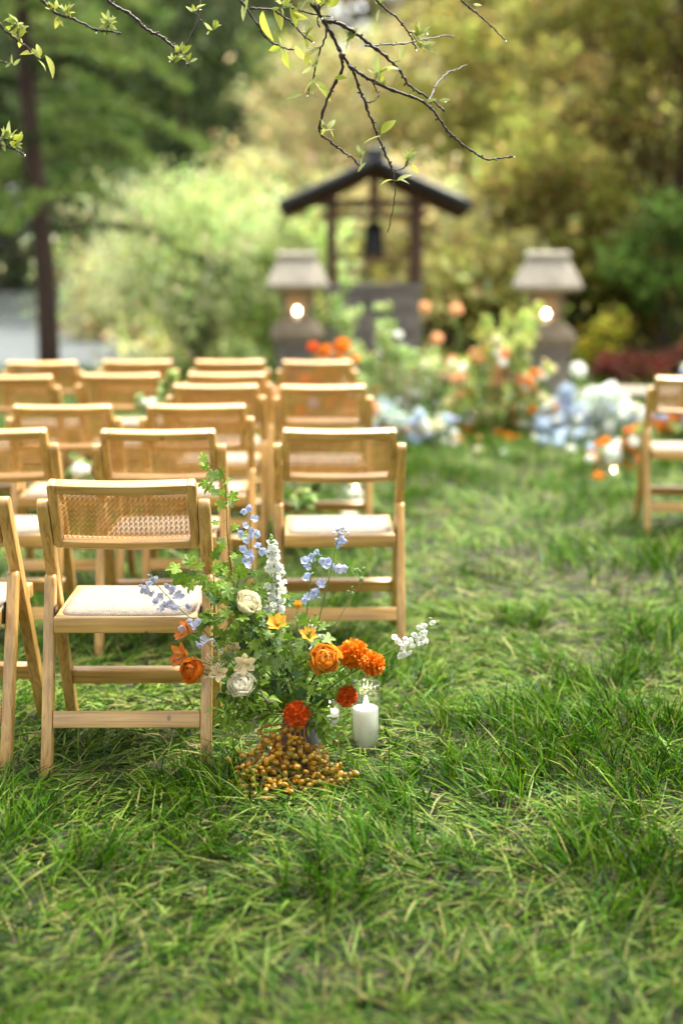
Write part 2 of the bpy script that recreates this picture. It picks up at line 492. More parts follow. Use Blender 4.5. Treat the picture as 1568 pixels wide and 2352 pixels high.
parts = [grass_patch(88000, 1.7, 5.6, 0.55, 0.045, 0.145, 0.0024, 0.0054, 101),
         grass_patch(90000, 5.4, 13.0, 1.2, 0.08, 0.18, 0.0035, 0.0075, 102, 0.05, 0.12),
         grass_patch(26000, 12.5, 19.5, 3.0, 0.10, 0.22, 0.010, 0.018, 103, 0.1)]
vs, fs, cs, off = [], [], [], 0
for v, f, c in parts:
    vs.append(v); fs.append(f + off); cs.append(c); off += len(v)
tag(link('grass', mesh_np('grass', np.concatenate(vs), np.concatenate(fs), GRASS, np.concatenate(cs))), 
    'long green lawn grass, trampled flat in patches, with straw and painted pale sheen', 'grass', kind='stuff')
# ------------------------------------------------------------------ folding chairs with cane backs
def prism_yz(profile, x0, x1, bev=0.004, seg=2):
    """A (y, z) outline extruded across x, all edges softened."""
    bm = bmesh.new()
    a = [bm.verts.new((x0, y, z)) for y, z in profile]
    b = [bm.verts.new((x1, y, z)) for y, z in profile]
    n = len(profile)
    bm.faces.new(a[::-1]); bm.faces.new(b)
    for i in range(n): bm.faces.new((a[i], a[(i + 1) % n], b[(i + 1) % n], b[i]))
    bmesh.ops.recalc_face_normals(bm, faces=bm.faces)
    es = [e for e in bm.edges if e.calc_face_angle(0) > 0.6]
    if bev > 0: bmesh.ops.bevel(bm, geom=es, offset=bev, segments=seg, profile=0.6, affect='EDGES')
    return bm
def bar_profile(p0, p1, t, round0=True, n=7):
    """Outline of a bar from p0 to p1 in the yz plane, thickness t, rounded at p0."""
    p0, p1 = Vector((p0[0], p0[1])), Vector((p1[0], p1[1]))
    d = (p1 - p0).normalized(); nrm = Vector((-d.y, d.x))
    out = [p1 + nrm * t / 2]
    if round0:
        c = p0 + d * t / 2
        for i in range(n + 1):
            a = math.pi * i / n
            out.append(c + nrm * (t / 2) * math.cos(a) - d * (t / 2) * math.sin(a))
    else:
        out += [p0 + nrm * t / 2, p0 - nrm * t / 2]
    out.append(p1 - nrm * t / 2)
    return [(p.x, p.y) for p in out]
A = math.radians(25.5)
UP_TOP, UP_FOOT = (0.024, 0.739), (0.380, -0.02)
def up_y(z): return UP_TOP[0] + (UP_FOOT[0] - UP_TOP[0]) * (UP_TOP[1] - z) / (UP_TOP[1] - UP_FOOT[1])
BC = Vector((0, up_y(0.700), 0.700))                       # centre of the backrest
BU = Vector((0, -math.sin(A), math.cos(A)))                # up along the backrest
BN = Vector((0, -math.cos(A), -math.sin(A)))               # towards the chair's rear
def bow(x): return 0.011 * (1 - (x / 0.2) ** 2)
def back_pt(x, h, n):
    return BC + Vector((x, 0, 0)) + BU * h + BN * (n + bow(x))
def back_board(x0, x1, h0, h1, n0, n1, seg, bev, corner=()):
    bm = bmesh.new()
    xs_ = [x0 + (x1 - x0) * i / seg for i in range(seg + 1)]
    rings = [[bm.verts.new((x, h, n)) for h, n in ((h0, n0), (h1, n0), (h1, n1), (h0, n1))] for x in xs_]
    for a, b in zip(rings, rings[1:]):
        for k in range(4): bm.faces.new((a[k], a[(k + 1) % 4], b[(k + 1) % 4], b[k]))
    bm.faces.new(rings[0][::-1]); bm.faces.new(rings[-1])
    bmesh.ops.recalc_face_normals(bm, faces=bm.faces)
    if corner:                                              # round the outer corners seen from behind
        es = [e for e in bm.edges if all(abs(v.co.x - corner[0]) < 1e-5 for v in e.verts) and abs(e.verts[0].co.y - e.verts[1].co.y) < 1e-6]
        bmesh.ops.bevel(bm, geom=es, offset=0.011, segments=4, profile=0.5, affect='EDGES')
    es = [e for e in bm.edges if e.calc_face_angle(0) > 0.7]
    bmesh.ops.bevel(bm, geom=es, offset=bev, segments=2, profile=0.6, affect='EDGES')
    for v in bm.verts: v.co = back_pt(v.co.x, v.co.y, v.co.z)
    return bm
def cane_mesh():
    x0, x1, h0, h1 = -0.1755, 0.1755, -0.0825, 0.0775
    nx, nh = 26, 10
    cx, ch = (x1 - x0) / nx, (h1 - h0) / nh
    V, F = [], []
    def strand(p, q, w, lift, seg):
        b = len(V)
        d = Vector((q[0] - p[0], q[1] - p[1])).normalized(); s = Vector((-d.y, d.x)) * w / 2
        for i in range(seg + 1):
            t = i / seg
            x, h = p[0] + (q[0] - p[0]) * t, p[1] + (q[1] - p[1]) * t
            for sx, dn in ((1, 0.0), (0, 0.0006), (-1, 0.0), (0, -0.0006)):
                V.append(back_pt(x + s.x * sx, h + s.y * sx, -0.0085 + lift + dn))
        for i in range(seg):
            for k in range(4): F.append((b + i * 4 + k, b + i * 4 + (k + 1) % 4, b + i * 4 + 4 + (k + 1) % 4, b + i * 4 + 4 + k))
    for i in range(nx + 1):
        for o in (-0.0016, 0.0016):
            x = x0 + i * cx + o
            if x0 < x < x1: strand((x, h0), (x, h1), 0.0021, 0.0, 1)
    for j in range(nh + 1):
        for o in (-0.0016, 0.0016):
            h = h0 + j * ch + o
            if h0 < h < h1: strand((x0, h), (x1, h), 0.0021, 0.0007, 10)
    for sgn in (1, -1):                                     # diagonals through the crossings
        for i in range(-nh, nx + 1):
            xa, ha = x0 + i * cx, (h0 if sgn > 0 else h1)
            t0, t1 = max(0, -i), min(nh, nx - i)
            if t1 - t0 < 1: continue
            strand((xa + t0 * cx, ha + sgn * t0 * ch), (xa + t1 * cx, ha + sgn * t1 * ch), 0.0025, 0.0014 * sgn, 4)
    return mesh_py('cane_panel', V, F, CANE, True)

chair_parts = []
for s in (-1, 1):
    xi, xo = s * 0.1985, s * 0.2300
    chair_parts.append(('upright', bm_mesh('upright', prism_yz(bar_profile(UP_TOP, UP_FOOT, 0.040), xi, xo), WOOD_Z, True)))
    chair_parts.append(('rear_leg', bm_mesh('rear_leg', prism_yz(bar_profile((0.100, 0.520), (-0.062, -0.02), 0.036), xi + s * 0.001, xo - s * 0.001), WOOD_Z, True)))
    chair_parts.append(('stile', bm_mesh('stile', back_board(s * 0.1725, s * 0.1985 - s * 0.002, -0.1025, 0.1025, -0.017, 0.017, 2, 0.003, (s * 0.1965,)), WOOD_Z, True)))
    h = prism_yz([(0.035, 0.384), (0.075, 0.384), (0.088, 0.44), (0.05, 0.44)], s * 0.1955, s * 0.1983, 0.0)
    chair_parts.append(('hinge', bm_mesh('hinge', h, STEEL)))
    chair_parts.append(('side_rail', bm_mesh('side_rail', prism_yz([(0.0285, 0.381), (0.348, 0.383), (0.348, 0.4245), (0.0285, 0.4225)], s * 0.165, s * 0.192, 0.003), WOOD_Y, True)))
chair_parts.append(('top_rail', bm_mesh('top_rail', back_board(-0.1725, 0.1725, 0.0755, 0.1025, -0.017, 0.017, 12, 0.003), WOOD_X, True)))
chair_parts.append(('bottom_rail', bm_mesh('bottom_rail', back_board(-0.1725, 0.1725, -0.1025, -0.0805, -0.017, 0.017, 12, 0.003), WOOD_X, True)))
chair_parts.append(('cane_panel', cane_mesh()))
chair_parts.append(('seat_rail', bm_mesh('seat_rail', prism_yz([(0.0, 0.378), (0.028, 0.378), (0.028, 0.4235), (0.0, 0.4235)], -0.193, 0.193, 0.005), WOOD_X, True)))
chair_parts.append(('seat_rail', bm_mesh('seat_rail', prism_yz([(0.3485, 0.381), (0.376, 0.381), (0.376, 0.4245), (0.3485, 0.4245)], -0.193, 0.193, 0.005), WOOD_X, True)))
def seat_pad():
    nx, ny = 22, 20
    V, F = [], []
    for j in range(ny + 1):
        for i in range(nx + 1):
            a, b = 2 * i / nx - 1, 2 * j / ny - 1
            r = (abs(a) ** 7 + abs(b) ** 7) ** (1 / 7)
            m = max(abs(a), abs(b))
            k = m / r if r > 1e-6 else 1
            dome = max(0.0, 1 - m ** 5)
            V.append((a * k * 0.182, 0.188 + b * k * 0.178, 0.4235 + 0.0075 * dome ** 0.5 + 0.005 * (1 - a * a) * (1 - b * b)))
    for j in range(ny):
        for i in range(nx):
            q = j * (nx + 1) + i
            F.append((q, q + 1, q + nx + 2, q + nx + 1))
    b = len(V)                                              # underside
    ring = [i for i in range(nx + 1)] + [(j * (nx + 1) + nx) for j in range(1, ny + 1)] + [ny * (nx + 1) + i for i in range(nx - 1, -1, -1)] + [j * (nx + 1) for j in range(ny - 1, 0, -1)]
    for r in ring: V.append((V[r][0], V[r][1], 0.404))
    for i in range(len(ring)): F.append((ring[i], b + i, b + (i + 1) % len(ring), ring[(i + 1) % len(ring)]))
    F.append(tuple(b + i for i in range(len(ring))))
    return mesh_py('seat_pad', V, F, WOVEN, True)
chair_parts.append(('seat_pad', seat_pad()))
chair_parts.append(('rear_stretcher', bm_mesh('rear_stretcher', prism_yz(bar_profile((-0.0135, 0.166), (-0.0265, 0.122), 0.020, False), -0.1983, 0.1983, 0.003), WOOD_X, True)))
chair_parts.append(('front_stretcher', bm_mesh('front_stretcher', prism_yz(bar_profile((up_y(0.20), 0.20), (up_y(0.155), 0.155), 0.024, False), -0.1983, 0.1983, 0.003), WOOD_X, True)))
def make_chair(x, y, rz, label):
    t = empty('folding_chair', (x, y, 0), label, 'chair', 'folding chairs set out in rows on the lawn', math.radians(rz))
    for n, me in chair_parts: link(n, me, t)
    return t
proto = None
for x, y, rz, label in [
    (-0.580, 3.71, 0.6, 'cane backed folding chair directly behind the flower arrangement, nearest whole chair to the camera'),
    (-1.125, 3.76, -2.5, 'partly cropped folding chair at the left edge beside the nearest whole chair'),
    (-0.006, 4.86, 1.2, 'aisle chair right of the tall white larkspur, nearest in the aisle column'),
    (-0.628, 4.84, 0.5, 'second row chair whose back shows just above the nearest whole chair'),
    (-1.210, 4.86, 1.5, 'second row chair cut by the left edge, level with the tall leafy stem'),
    (-0.581, 5.68, 2.0, 'third row chair of the column behind the flower arrangement'),
    (-1.113, 5.66, 1.0, 'third row chair further from the aisle, its whole back in view near the left'),
    (-0.583, 6.58, 0.5, 'fourth row chair away from the aisle, half hidden by the one before it'),
    (-0.085, 6.55, 1.0, 'aisle chair in the fourth row, middle one of the three aisle backs'),
    (-0.585, 7.25, 0.0, 'fifth row chair next to the last row in the column behind the arrangement'),
    (-1.115, 7.20, 2.5, 'fifth row chair with a leafy flower spray at its right corner'),
    (-1.640, 7.10, 1.5, 'fifth row chair farthest from the aisle, cut by the left edge'),
    (-0.638, 8.15, -0.5, 'last row chair second from the aisle, in front of the lime green shrub'),
    (-0.140, 8.12, 0.0, 'last row aisle chair in front of the stone pillar of a lantern'),
    (-1.165, 8.15, 1.5, 'last row chair third from the aisle, just right of the conifer trunk'),
    (-1.690, 8.05, 1.0, 'last row chair in front of the conifer trunk and lake'),
    (1.745, 7.02, -4.0, 'lone folding chair across the aisle at the right edge'),
]:
    if proto is None:
        proto = make_chair(x, y, rz, label)
    else:
        c = copy_tree(proto)
        c.location = (x, y, 0); c.rotation_euler = (0, 0, math.radians(rz)); c['label'] = label
# ------------------------------------------------------------------ trees, shrubs and the wooded bank
LEAF = mat('tree_leaves', (0.1, 0.15, 0.05), 0.65, attr=True, transl=0.28, spec=0.12)
LEAF_LIGHT = mat('young_leaves', (0.3, 0.35, 0.1), 0.7, attr=True, transl=0.58, spec=0.05)
BARK = mat('bark', (0.024, 0.012, 0.006), 0.85, col2=(0.048, 0.026, 0.014), nscale=9, bump=0.8, stretch=(1, 1, 0.25))
def leaf_cloud(g, C, R, n_each, size, cols, aspect=0.5, droop=0.0, jit=0.25, flat=0.0):
    """Leaf faces scattered round clump centres C with radii R; one colour per clump, varied per leaf."""
    C = np.repeat(C, n_each, axis=0); Rr = np.repeat(R, n_each); K = np.repeat(cols, n_each, axis=0)
    n = len(C)
    p = g.normal(0, 0.5, (n, 3)); p *= Rr[:, None]
    p[:, 2] *= (1 - flat)
    P = C + p
    d = g.normal(0, 1, (n, 3)); d[:, 2] -= droop * 2
    d /= np.linalg.norm(d, axis=1)[:, None] + 1e-9
    nr = g.normal(0, 1, (n, 3)); nr[:, 2] += 0.9
    s = np.cross(d, nr); s /= np.linalg.norm(s, axis=1)[:, None] + 1e-9
    up = np.cross(s, d)
    L = size * (0.6 + 0.8 * g.random(n))[:, None]
    W = L * aspect
    V = np.stack([P - d * L * 0.5, P + s * W * 0.5 + up * L * 0.06, P + d * L * 0.5, P - s * W * 0.5 + up * L * 0.06], 1).reshape(-1, 3)
    Fq = np.arange(n * 4).reshape(-1, 4)
    c = K * (1 + jit * (g.random((n, 1)) * 2 - 1)) * (1 + 0.12 * g.normal(0, 1, (n, 3)))
    return V, Fq, np.repeat(np.clip(c, 0.004, 0.9), 4, axis=0)
def crown_centres(g, c, r, n, hollow=0.55, seed=0):
    d = g.normal(0, 1, (n, 3)); d /= np.linalg.norm(d, axis=1)[:, None]
    k = hollow + (1 - hollow) * g.random(n) ** 0.6
    lump = 0.72 + 0.5 * vnoise(d[:, 0] * 2.2 + seed, d[:, 2] * 2.2 + d[:, 1] * 1.7, seed)
    return np.asarray(c) + d * (k * lump)[:, None] * np.asarray(r)
def palette_pick(g, pal, n):
    pal = np.asarray(pal); return pal[g.integers(0, len(pal), n)]
def make_tree(name, label, cat, x, y, height, rx, ry, crown_low, n_clump, n_leaf, size, pal, seed, trunk_r=0.12, droop=0.1, clump=0.5, group=None, aspect=0.5, hollow=0.45, limbs=9, flat=0.25, leaf_m=None):
    g = np.random.default_rng(seed)
    zb = float(ground_height(np.array([x]), np.array([y]))[0]) - 0.05
    t = empty(name, (x, y, zb), label, cat, group)
    cz = (height + crown_low) / 2; rz = (height - crown_low) / 2
    C = crown_centres(g, (0, 0, cz), (rx, ry, rz), n_clump, hollow, seed)
    R = clump * (0.7 + 0.6 * g.random(n_clump))
    # the trunk and its limbs reach into the crown
    mb = MB()
    lean = Vector((g.normal(0, 0.05) * height, g.normal(0, 0.05) * height, 0))
    top = Vector((0, 0, crown_low + (height - crown_low) * 0.75)) + lean
    path = spline([(0, 0, 0), Vector((0, 0, crown_low * 0.6)) + lean * 0.3, top], 5)
    mb.add(*tube_vf(path, [trunk_r * (1 - 0.75 * i / (len(path) - 1)) for i in range(len(path))], 8))
    for i in range(limbs):
        e = Vector(C[g.integers(0, n_clump)]); k = 0.25 + 0.6 * g.random()
        s = path[int(k * (len(path) - 1))]
        m = s.lerp(e, 0.5) + Vector((0, 0, 0.1 * (e - s).length))
        mb.add(*tube_vf(spline([s, m, e], 4), [trunk_r * 0.4 * (1 - 0.85 * j / 8) for j in range(9)], 5))
    link('trunk', mb.mesh('trunk', BARK, True), t)
    V, Fq, c = leaf_cloud(g, C, R, n_leaf, size, palette_pick(g, pal, n_clump), aspect, droop, 0.45, flat=flat)
    tag(link('crown', mesh_np('crown', V, Fq, leaf_m or LEAF, c), t))
    return t
FAR = [[0.165, 0.195, 0.085], [0.125, 0.155, 0.066], [0.20, 0.23, 0.10], [0.095, 0.118, 0.055]]  # haze put into these leaf colours: lighter and greyer greens
FARL = [[0.243, 0.3037, 0.081], [0.1944, 0.2531, 0.0743], [0.3078, 0.3544, 0.1013]]
DARK = [[0.035, 0.055, 0.017], [0.05, 0.075, 0.022], [0.028, 0.042, 0.014]]
MID = [[0.1271, 0.195, 0.0398], [0.1644, 0.234, 0.0468], [0.0897, 0.1482, 0.0304]]
OLIVE = [[0.34, 0.32, 0.085], [0.27, 0.26, 0.06], [0.40, 0.38, 0.13], [0.21, 0.17, 0.055], [0.30, 0.32, 0.065]]
OLIVED = [[0.095, 0.090, 0.010], [0.048, 0.048, 0.007], [0.165, 0.160, 0.016], [0.095, 0.045, 0.012], [0.12, 0.135, 0.012]]
TWIG = [[0.46, 0.40, 0.19], [0.52, 0.48, 0.23], [0.37, 0.31, 0.14], [0.48, 0.48, 0.20]]
LIME = [[0.58, 0.66, 0.31], [0.52, 0.63, 0.26], [0.66, 0.69, 0.40], [0.42, 0.55, 0.17]]
RUST = [[0.16, 0.035, 0.018], [0.12, 0.03, 0.02], [0.09, 0.035, 0.02]]

far_group = 'trees on the far shore of the lake'
for i, (x, y, h, rx, pal, lab) in enumerate([
    (-27.0, 82, 21, 6.0, FAR, 'far shore tree at the left edge behind the conifer trunk, dark green'),
    (-20.0, 84, 25, 5.0, FARL, 'pale far shore tree seen between conifer boughs at the upper left'),
    (-14.0, 80, 20, 5.0, FAR, 'far shore tree rising just right of the conifer trunk'),
    (-9.5, 84, 26, 4.6, FARL, 'light green far shore tree above the lime willow bush'),
    (-4.5, 80, 19, 4.5, FAR, 'dusky far shore tree left of the bell tower roof'),
    (-34.0, 84, 22, 6.0, FARL, 'far shore tree beyond the left edge of the lake view'),
    (-23.5, 88, 28, 6.0, FAR, 'tall far shore tree standing behind the others at the upper left'),
    (-17.0, 90, 30, 6.0, FAR, 'tallest far shore tree behind the conifer boughs'),
    (-7.0, 90, 30, 6.0, FARL, 'tall pale far shore tree behind the lime willow bush')]):
    make_tree('broadleaf_tree', lab, 'tree', x, y, h, rx, 4.0, 0.3, 170, 60, 0.60, pal, 300 + i, 0.3, 0.1, 1.5, far_group)
g = np.random.default_rng(299)
C = np.stack([g.uniform(-62, 2, 420), g.uniform(77, 82, 420), 0.2 + 5.5 * g.random(420) ** 1.5], -1)
V, Fq, c = leaf_cloud(g, C, np.full(420, 1.6), 60, 0.6, palette_pick(g, FAR, 420), 0.5, 0.0, 0.4)
tag(link('far_undergrowth', mesh_np('far_undergrowth', V, Fq, LEAF, c)), 'dense green undergrowth along the far shore of the lake', 'undergrowth', kind='stuff')
flank = 'trees on the bank left of the bell tower'
for i, (x, y, h, rx, pal, lab) in enumerate([
    (-6.2, 40, 11.5, 2.3, MID, 'mid green tree on the bank, behind the long conifer boughs'),
    (-3.6, 37, 11.0, 1.7, DARK, 'narrow dark tree added as the shadow gap between two lighter ones, top centre left'),  # dark leaf colour painted for the shaded gap between the lighter trees
    (-1.6, 41, 8.5, 2.2, MID, 'fresh green tree on the bank under the hanging leafy twigs')]):
    make_tree('bank_tree', lab, 'tree', x, y, h, rx, 2.0, 0.2, 110, 60, 0.22, pal, 330 + i, 0.2, 0.15, 0.8, flank)
brush = 'budding shrubs on the wooded bank'
spots = [(-1.6, 27, 3.6, 2.0, TWIG, 'beige budding shrub on the bank above the lime willow bush'),
    (0.6, 29, 4.2, 2.0, TWIG, 'beige olive shrub right behind the peak of the bell tower'),
    (2.6, 26, 3.6, 1.8, OLIVE, 'olive shrub behind the right eave of the bell tower'),
    (0.9, 22.5, 2.5, 1.5, TWIG, 'pale olive shrub seen between the bell tower posts'),
    (3.3, 22, 2.4, 1.3, OLIVE, 'olive shrub between the bell tower and the right lantern'),
    (4.6, 28, 4.2, 1.9, OLIVE, 'tall olive shrub above the right lantern'),
    (-0.6, 34, 5.0, 2.2, TWIG, 'pale olive shrub high on the bank under the hanging twigs'),
    (2.4, 35, 5.0, 2.4, OLIVE, 'olive shrub near the top centre of the bank'),
    (5.6, 35, 5.5, 2.6, OLIVE, 'yellow olive shrub high on the bank toward the right'),
    (9.0, 36, 6.0, 2.6, OLIVED, 'dark olive shrub at the top right of the bank'),
    (7.3, 29, 5.0, 2.0, OLIVED, 'dark olive brown shrub at the right edge of the bank'),
    (-4.2, 31, 3.2, 1.7, TWIG, 'pale shrub low on the bank behind the willow bush'),
    (2.2, 46, 9.5, 3.2, TWIG, 'olive shrub on the crest above the peak of the bell tower'),
    (-1.5, 48, 10, 3.4, OLIVE, 'olive shrub on the crest at the top of the view, left of centre'),
    (5.2, 47, 9.0, 3.2, OLIVE, 'olive shrub on the crest at the top of the view, right of centre'),
    (9.6, 46, 8.0, 3.0, OLIVED, 'dark olive shrub on the crest at the top right corner'),
    (2.2, 20.2, 1.3, 0.9, OLIVE, 'low olive shrub just right of the bell tower base'),
    (3.5, 19.4, 1.1, 0.8, OLIVED, 'low brown olive shrub left of the right lantern'),
    (-0.9, 21.0, 2.2, 1.1, LIME, 'pale lime shrub behind the left lantern and left eave'),
    (0.4, 53, 10, 3.4, OLIVED, 'dark shrub on the crest showing between the hanging twigs'),
    (4.2, 54, 10, 3.4, OLIVED, 'dark shrub on the far crest behind the olive ones'),
    (12.5, 30, 5.0, 2.4, OLIVED, 'dark shrub on the bank beyond the right edge')]
for i, (x, y, h, r, pal, lab) in enumerate(spots):
    crest = y > 45
    make_tree('bank_shrub', lab, 'shrub', x, y, h, r, 1.5, 0.05, 120, 62, 0.30 if crest else 0.15, pal, 360 + i, 0.07, 0.0, 0.45, brush, hollow=0.3, leaf_m=LEAF if pal is OLIVED else LEAF_LIGHT)
g = np.random.default_rng(389)
n = 620
ux, uy = g.uniform(-5, 15, n), 17.6 + 31 * g.random(n) ** 1.2
ok = (np.abs(ux - 0.35) > 1.3) | (uy > 18.6)
ok &= (ux > -2.2) | ((uy > 20) & (ux > -3.3))
ux, uy = ux[ok], uy[ok]
C = np.stack([ux, uy, ground_height(ux, uy) + 0.15 + 0.7 * g.random(len(ux))], -1)
V, Fq, c = leaf_cloud(g, C, np.full(len(ux), 0.75), 62, 0.20, palette_pick(g, OLIVE + TWIG + OLIVE, len(ux)), 0.5, 0.0, 0.4)
tag(link('bank_undergrowth', mesh_np('bank_undergrowth', V, Fq, LEAF_LIGHT, c)), 'olive undergrowth covering the wooded bank', 'undergrowth', kind='stuff')
edge = 'dark trees at the right edge of the lawn'
for i, (x, y, h, rx, low, pal, lab) in enumerate([
    (4.6, 19.5, 5.6, 1.5, 1.0, OLIVED, 'olive brown tree standing behind the right lantern'),
    (6.1, 18.5, 6.5, 1.6, 1.2, OLIVED, 'dark leaning tree at the right edge with bare lower trunk'),
    (5.4, 21.5, 8.0, 1.9, 1.6, OLIVED, 'tallest dark olive tree at the right, behind the other two'),
    (8.2, 18.0, 6.5, 1.9, 0.6, DARK, 'dark green tree just beyond the right edge')]):
    make_tree('edge_tree', lab, 'tree', x, y, h, rx, 1.4, low, 120, 62, 0.11, pal, 400 + i, 0.11, 0.1, 0.42, edge, limbs=14)
make_tree('green_shrub', 'fresh green shrub in the shade at the right edge', 'shrub', 3.9, 17.4, 2.0, 0.75, 0.6, 0.7, 46, 60, 0.10, [[0.11, 0.19, 0.03], [0.08, 0.14, 0.025]], 420, 0.05, 0.1, 0.26)
make_tree('yellow_shrub', 'small yellow leaved shrub beside the right lantern pillar', 'shrub', 3.05, 16.4, 0.85, 0.24, 0.22, 0.1, 18, 40, 0.08, [[0.30, 0.27, 0.02], [0.22, 0.22, 0.03]], 421, 0.03, 0.1, 0.16)
for i, (x, y, r) in enumerate([(3.15, 15.6, 0.42), (3.75, 15.9, 0.42)]):
    make_tree('rust_shrub', ['low dark red shrub touching the right lantern pillar', 'low dark red shrub farther right of the lantern pillar'][i], 'shrub', x, y, 0.42, r, 0.3, 0.02, 30, 60, 0.06, RUST, 425 + i, 0.02, 0.0, 0.13, 'low red shrubs')
# the willow-like lime bush by the water: arching, drooping sprays
def willow(x, y, seed):
    g = np.random.default_rng(seed)
    t = empty('lime_willow_bush', (x, y, 0), 'big lime green arching willow bush by the lake, left of the lanterns', 'bush')
    C, cols, mb = [], [], MB()
    for i in range(150):
        az = g.random() * 2 * math.pi; reach = 0.45 + 1.25 * g.random() ** 0.7; top = 0.8 + 1.55 * g.random() ** 0.8
        if math.cos(az) > 0: reach *= 0.9
        d = Vector((math.cos(az), math.sin(az) * 0.7, 0))
        pts = spline([(0, 0, 0), d * reach * 0.35 + Vector((0, 0, top * 0.8)), d * reach * 0.8 + Vector((0, 0, top)), d * reach * 1.15 + Vector((0, 0, top * 0.62))], 4)
        if i < 60: mb.add(*tube_vf(pts[:8], [0.010 * (1 - 0.8 * k / 12) for k in range(8)], 4, False))
        col = LIME[g.integers(0, 4)] if g.random() > 0.07 else [0.10, 0.17, 0.03]
        for k in range(2, 13):
            C.append(pts[k]); cols.append(col)
    link('trunk', mb.mesh('trunk', BARK, True), t)
    C = np.array([tuple(c) for c in C])
    V, Fq, c = leaf_cloud(g, C, np.full(len(C), 0.27), 13, 0.085, np.array(cols), 0.32, 0.7)
    tag(link('crown', mesh_np('crown', V, Fq, LEAF_LIGHT, c), t))
willow(-1.72, 17.2, 440)
make_tree('green_shrub', 'bright green shrub between the willow bush and left lantern', 'shrub', -0.95, 17.0, 1.5, 0.42, 0.4, 0.05, 34, 60, 0.07, [[0.16, 0.26, 0.04], [0.22, 0.32, 0.06]], 441, 0.03, 0.1, 0.2)
make_tree('pale_shrub', 'small pale leafy shrub beside the left lantern pillar', 'shrub', -0.98, 14.3, 0.62, 0.24, 0.22, 0.05, 18, 40, 0.06, [[0.26, 0.30, 0.12], [0.2, 0.26, 0.08]], 442, 0.02, 0.1, 0.12)

# conifer by the water
def conifer():
    g = np.random.default_rng(460)
    base = at_y(114, 850, 16.2); base.z = float(ground_height(np.array([base.x]), np.array([16.2]))[0]) - 0.05
    t = empty('conifer_tree', base, 'tall dark conifer with a bare lower trunk at the left edge', 'tree')
    H = 7.5
    pth = [Vector((-0.033 * z + 0.03 * math.sin(z * 1.3), 0, z)) for z in np.linspace(0, H, 16)]
    link('trunk', mesh_py('trunk', *tube_vf(pth, [0.125 * (1 - 0.66 * i / 15) for i in range(16)], 10), BARK, True), t)
    pal = np.array([[0.075, 0.135, 0.028], [0.14, 0.21, 0.045], [0.030, 0.052, 0.014], [0.21, 0.29, 0.07]])
    for i in range(46):
        z = 1.75 + (H - 1.95) * ((i + g.random()) / 46) ** 0.95
        az = i * 2.39996 + g.normal(0, 0.25)
        L = (1.35 + 0.55 * g.random()) * (1 - 0.55 * (z / H)) + 0.15
        if i % 5 == 0: az = g.normal(0.15, 0.2); L *= 1.25
        d = Vector((math.cos(az), math.sin(az), 0))
        o = Vector((-0.033 * z, 0, z))
        pts = spline([o, o + d * L * 0.5 + Vector((0, 0, 0.02 * L)), o + d * L + Vector((0, 0, -0.22 * L))], 6)
        mb_v, mb_f = tube_vf(pts, [0.022 * (1 - 0.85 * k / 12) for k in range(13)], 5)
        side = Vector((-d.y, d.x, 0))
        cen = []
        for k in range(2, 13):
            w = 0.34 * L * (1 - k / 14)
            for q in range(5):
                cen.append(pts[k] + side * w * g.uniform(-1, 1) + Vector((0, 0, -0.06 * g.random())))
        cen = np.array([tuple(c) for c in cen])
        V, Fq, c = leaf_cloud(g, cen, np.full(len(cen), 0.11), 11, 0.085, np.tile(pal[g.integers(0, 4)], (len(cen), 1)), 0.30, 0.45, flat=0.6)
        nb = len(mb_v)
        b = link('bough', mesh_py('bough', mb_v, mb_f, BARK, True), t)
        link('needles', mesh_np('needles', V, Fq, LEAF, c), b)
conifer()

# ------------------------------------------------------------------ stone lanterns
STONE = mat('lantern_stone', (0.20, 0.155, 0.10), 0.85, col2=(0.135, 0.105, 0.07), nscale=14, noise=0.2, bump=0.5, bscale=60)
STONE_CAP = mat('lantern_cap_stone', (0.38, 0.335, 0.265), 0.8, col2=(0.27, 0.24, 0.19), nscale=12, noise=0.15, bump=0.4, bscale=60)
STONE_DARK = mat('dark_stone', (0.135, 0.115, 0.098), 0.75, col2=(0.19, 0.165, 0.142), nscale=9, noise=0.25, bump=0.5, bscale=40)  # darker stone of the lantern pillars and tower base
FLAME = bpy.data.materials.new('flame'); FLAME.use_nodes = True
_b = FLAME.node_tree.nodes['Principled BSDF']
_b.inputs['Base Color'].default_value = (1, 0.8, 0.5, 1); _b.inputs['Emission Color'].default_value = (1.0, 0.72, 0.36, 1); _b.inputs['Emission Strength'].default_value = 16.0
WAX = mat('candle_wax', (0.90, 0.89, 0.86), 0.45, noise=0.03, transl=0.35)
WAX.node_tree.nodes['Principled BSDF'].inputs['Subsurface Weight'].default_value = 0.3
WAX.node_tree.nodes['Principled BSDF'].inputs['Subsurface Radius'].default_value = (0.02, 0.015, 0.01)
WICK = mat('wick', (0.02, 0.018, 0.016), 0.8)
def square_ring(levels, name, m, bev=0.01, solid=True):
    """Square-plan solid through (half width, z) levels."""
    bm = bmesh.new(); rings = []
    for hw, z in levels:
        rings.append([bm.verts.new((sx * hw, sy * hw, z)) for sx, sy in ((-1, -1), (1, -1), (1, 1), (-1, 1))])
    for a, b in zip(rings, rings[1:]):
        for k in range(4): bm.faces.new((a[k], a[(k + 1) % 4], b[(k + 1) % 4], b[k]))
    bm.faces.new(rings[0][::-1]); bm.faces.new(rings[-1])
    bmesh.ops.recalc_face_normals(bm, faces=bm.faces)
    es = [e for e in bm.edges if e.calc_face_angle(0) > 0.5]
    bmesh.ops.bevel(bm, geom=es, offset=bev, segments=2, profile=0.6, affect='EDGES')
    return bm_mesh(name, bm, m)
